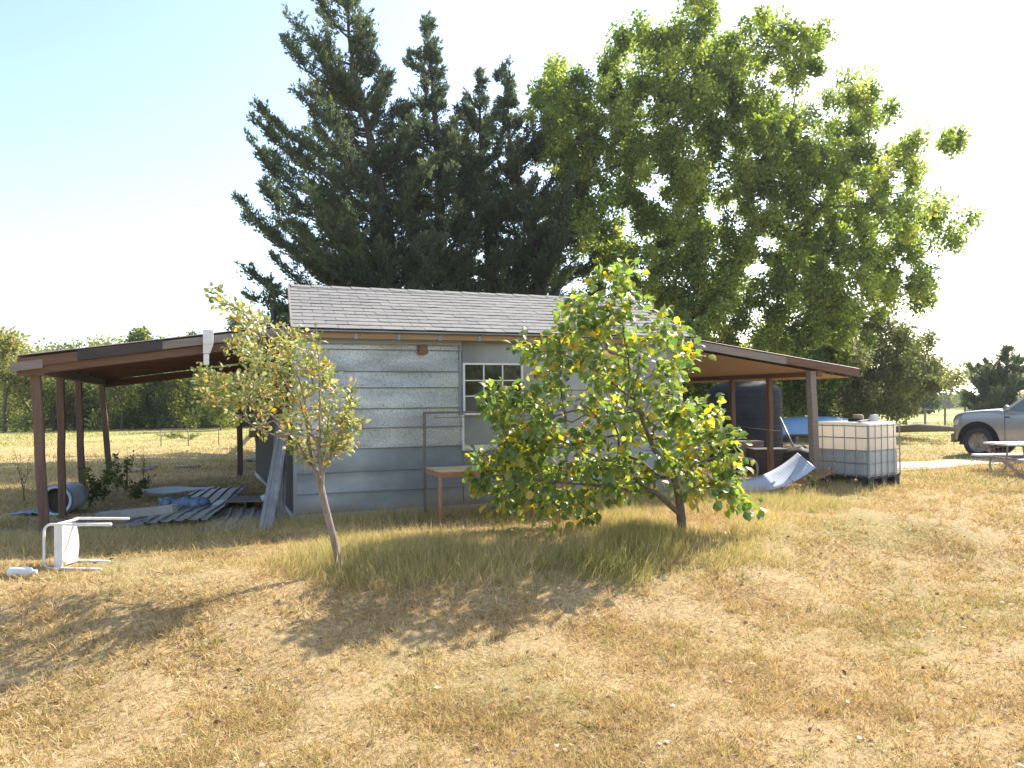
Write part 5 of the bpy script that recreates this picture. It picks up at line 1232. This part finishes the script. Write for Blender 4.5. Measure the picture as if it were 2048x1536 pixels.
# ------------------------------------------------------------------ grass
def polar(n_, r0, r1, a0, a1, p=0.0):
    u = rng.random(n_)
    if p == 0: rr_ = r0*(r1/r0)**u
    else: rr_ = (r0**p+u*(r1**p-r0**p))**(1/p)
    a = rng.uniform(a0, a1, n_); return rr_*np.sin(a), rr_*np.cos(a), rr_
shed_local = lambda x, y: ((x-OX)*CT+(y-OY)*ST, sdist(x, y))
def keep_out(x, y):
    t, s = shed_local(x, y); return ~((t > -0.02) & (t < LEN+0.02) & (s > -0.05) & (s < DEP))
rng = np.random.default_rng(101)
def off_track(x, y):
    c = np.interp(x, [p[0] for p in rp], [p[1] for p in rp]); d = np.abs(y-c+0.15*pnoise(x, y, 2.0, 91))
    return (x < rp[0][0]-0.3) | (d > 0.55) | (rng.random(len(x)) < 0.15)
def off_bay(x, y):
    t, s = shed_local(x, y); return ~((t > -3.3) & (t < 9.3) & (s > -0.3) & (s < 8)) | (rng.random(len(x)) < 0.35)
# short mown blades
x, y, rr_ = polar(560000, 2.3, 22, R(-46), R(46), 0.35)
pn = pnoise(x, y, 1.5, 8); pn2 = pnoise(x, y, 4.5, 12); pn3 = pnoise(x, y, 0.5, 15)
kp = keep_out(x, y) & off_track(x, y) & off_bay(x, y) & (rng.random(len(x)) < np.clip(0.90+0.30*pn2, 0.35, 1)); x, y, rr_, pn, pn2, pn3 = x[kp], y[kp], rr_[kp], pn[kp], pn2[kp], pn3[kp]
n_ = len(x); C = np.stack([x, y, gz(x, y)-0.004], 1)
U = np.stack([rng.normal(size=n_), rng.normal(size=n_), np.abs(rng.normal(size=n_))*0.75+0.08], 1)
Lb = rng.uniform(0.025, 0.075, n_)*(1+0.25*pn2)*(1+rr_*0.03); Wb = rng.uniform(0.0025, 0.006, n_)*(1+rr_*0.10)
Tb = np.clip(rng.normal(0.46, 0.17, n_)-0.10*pn2, 0, 0.80); gm_ = rng.random(n_) < np.clip(0.14+0.24*pn3+0.12*pn, 0.03, 0.5); Tb[gm_] = rng.uniform(0.86, 1.0, gm_.sum())
tag(leaves('lawn_grass', C, U, Lb, Wb, Tb, L_GRASS, None, 'tri'), 'short dry mown grass covering the yard', 'grass', kind='stuff')
# tufts: clumps of longer straw
cx_, cy_, cr_ = polar(3000, 2.4, 16, R(-44), R(44), 0.6); kp = keep_out(cx_, cy_); cx_, cy_, cr_ = cx_[kp], cy_[kp], cr_[kp]
m = 26; x = np.repeat(cx_, m)+rng.normal(size=len(cx_)*m)*0.035; y = np.repeat(cy_, m)+rng.normal(size=len(cx_)*m)*0.035; rr_ = np.repeat(cr_, m); n_ = len(x)
U = np.stack([(x-np.repeat(cx_, m))*14+rng.normal(size=n_)*0.3, (y-np.repeat(cy_, m))*14+rng.normal(size=n_)*0.3, rng.uniform(0.3, 1.2, n_)], 1)
tt = np.repeat(np.where(rng.random(len(cx_)) < 0.12, 0.9, rng.uniform(0.25, 0.7, len(cx_))), m)+rng.normal(size=n_)*0.05
tag(leaves('grass_tufts', np.stack([x, y, gz(x, y)-0.004], 1), U, rng.uniform(0.035, 0.095, n_), rng.uniform(0.003, 0.006, n_)*(1+rr_*0.08), np.clip(tt, 0, 1), L_GRASS, None, 'blade'), 'loose tufts of longer straw in the mown grass', 'grass', kind='stuff')
# tall grass band around the two young trees
tall = [(590, 1150), (620, 1110), (700, 1085), (820, 1075), (950, 1070), (1060, 1050), (1130, 1040), (1280, 1020), (1450, 1005), (1560, 1000), (1640, 1000), (1600, 1040), (1500, 1080), (1420, 1110), (1290, 1140), (1180, 1170), (1000, 1178), (840, 1180), (720, 1172), (620, 1172)]
tw_ = [G(px, py) for px, py in tall]; twp = [(v.x, v.y) for v in tw_]
xa, xb = min(v[0] for v in twp), max(v[0] for v in twp); ya, yb = min(v[1] for v in twp)-0.5, max(v[1] for v in twp)+0.3; xa -= 0.8; xb += 0.6
x = rng.uniform(xa, xb, 420000); y = rng.uniform(ya, yb, 420000); edge = np.mean([inpoly(x+0.38*rng.normal(size=len(x))+0.15*pnoise(x, y, 4, 77), y+0.25*rng.normal(size=len(x))+0.15*pnoise(x, y, 5, 78), twp) for _ in range(5)], axis=0); ins = rng.random(len(x)) < edge**1.5
x, y, edge = x[ins], y[ins], edge[ins]; pn = pnoise(x, y, 2.2, 31); q = rng.random(len(x)) < np.clip(0.62+0.45*pn, 0.08, 1); x, y, pn, edge = x[q], y[q], pn[q], edge[q]
if len(x) > 90000: x, y, pn, edge = x[:90000], y[:90000], pn[:90000], edge[:90000]
n_ = len(x)
cl = np.exp(-(((x-at(1150, 1120, 7.6).x)/0.75)**2+((y-7.5)/0.45)**2))
hh = rng.uniform(0.07, 0.21, n_)*(1+0.35*pn)*(1+1.0*cl)*(0.35+0.65*edge)
lx_ = 0.35*pnoise(x, y, 3.5, 61); ly_ = 0.35*pnoise(x, y, 3.1, 62)
U = np.stack([rng.normal(size=n_)*0.42+0.12+lx_, rng.normal(size=n_)*0.42+ly_, np.ones(n_)], 1)
Tt = np.clip(rng.normal(0.66, 0.22, n_)-0.15*pn-0.40*cl, 0, 1)
tag(leaves('tall_grass', np.stack([x, y, gz(x, y)-0.01], 1), U, hh, rng.uniform(0.003, 0.0055, n_), Tt, L_TALL, None, 'blade'), 'band of taller yellow green unmown grass around the two young trees', 'grass', kind='stuff')
# tall seed stalks standing above the band
x = rng.uniform(xa, xb, 9000); y = rng.uniform(ya, yb, 9000); q = inpoly(x, y, twp) & (pnoise(x, y, 3, 5) > 0.1); x, y = x[q][:1500], y[q][:1500]; n_ = len(x)
U = np.stack([rng.normal(size=n_)*0.35, rng.normal(size=n_)*0.35, np.ones(n_)], 1)
tag(leaves('seed_stalks', np.stack([x, y, gz(x, y)-0.01], 1), U, rng.uniform(0.22, 0.42, n_), 0.004, np.clip(rng.normal(0.6, 0.3, n_), 0, 1), L_TALL, None, 'blade'), 'thin dry seed stalks rising above the tall grass', 'grass', kind='stuff')
# dry stems along the wall foot and posts
t_ = rng.uniform(-3.4, 9.3, 26000); s_ = -np.abs(rng.normal(size=26000))*0.45-0.06; v = [OX+CT*t_-ST*s_, OY+ST*t_+CT*s_]; n_ = len(t_)
U = np.stack([rng.normal(size=n_)*0.5, rng.normal(size=n_)*0.5, np.ones(n_)], 1)
tag(leaves('dry_stems', np.stack([v[0], v[1], gz(v[0], v[1])-0.01], 1), U, rng.uniform(0.05, 0.20, n_), 0.005, np.clip(rng.normal(0.7, 0.2, n_), 0, 1), L_TALL, None, 'blade'), 'dry brown grass stems along the foot of the shed', 'grass', kind='stuff')
# field grass further out
x, y, rr_ = polar(120000, 15, 52, R(-44), R(44), 0.5); kp = keep_out(x, y) & off_track(x, y) & off_bay(x, y); x, y, rr_ = x[kp], y[kp], rr_[kp]; n_ = len(x)
pf = pnoise(x, y, 0.45, 55)
U = np.stack([rng.normal(size=n_)*0.5, rng.normal(size=n_)*0.5, np.ones(n_)], 1)
Tt = np.where(rng.random(n_) < np.clip(0.22+0.35*pf, 0.02, 0.85), rng.uniform(0.84, 1.0, n_), rng.uniform(0.3, 0.8, n_))
tag(leaves('field_grass', np.stack([x, y, gz(x, y)-0.01], 1), U, rng.uniform(0.03, 0.10, n_)*(1+0.3*pf), 0.012+rr_*0.0009, Tt, L_GRASS, None, 'tri'), 'dry and green grass of the open field beyond the shed', 'grass', kind='stuff')
# fallen leaves
x, y, rr_ = polar(800, 2.5, 11, R(-42), R(42), 0.8); n_ = len(x)
U = np.stack([rng.normal(size=n_), rng.normal(size=n_), rng.uniform(0, 0.25, n_)], 1)
tag(leaves('fallen_leaves', np.stack([x, y, gz(x, y)+0.02], 1), U, rng.uniform(0.025, 0.055, n_), 0.028, rng.random(n_)**1.3, L_LITTER, None, 'oval', np.tile([0.0, 0, 1], (n_, 1))+rng.normal(size=(n_, 3))*0.4), 'scattered dry brown fallen leaves on the grass', 'leaves', kind='stuff')

# ------------------------------------------------------------------ thin dusty air
hz = bpy.data.materials.new('thin_haze'); hz.use_nodes = True; n = hz.node_tree.nodes; l = hz.node_tree.links; n.clear()
ho = n.new('ShaderNodeOutputMaterial'); pv = n.new('ShaderNodeVolumePrincipled'); pv.inputs['Color'].default_value = (0.92, 0.95, 1.0, 1); pv.inputs['Density'].default_value = 0.0004; pv.inputs['Anisotropy'].default_value = 0.4
l.new(pv.outputs[0], ho.inputs['Volume'])
tag(MB().box(-1100, 1100, -120, 1700, -4.0, 18.5).build('haze', hz), 'thin pale dusty air over the whole yard and fields', kind='stuff')
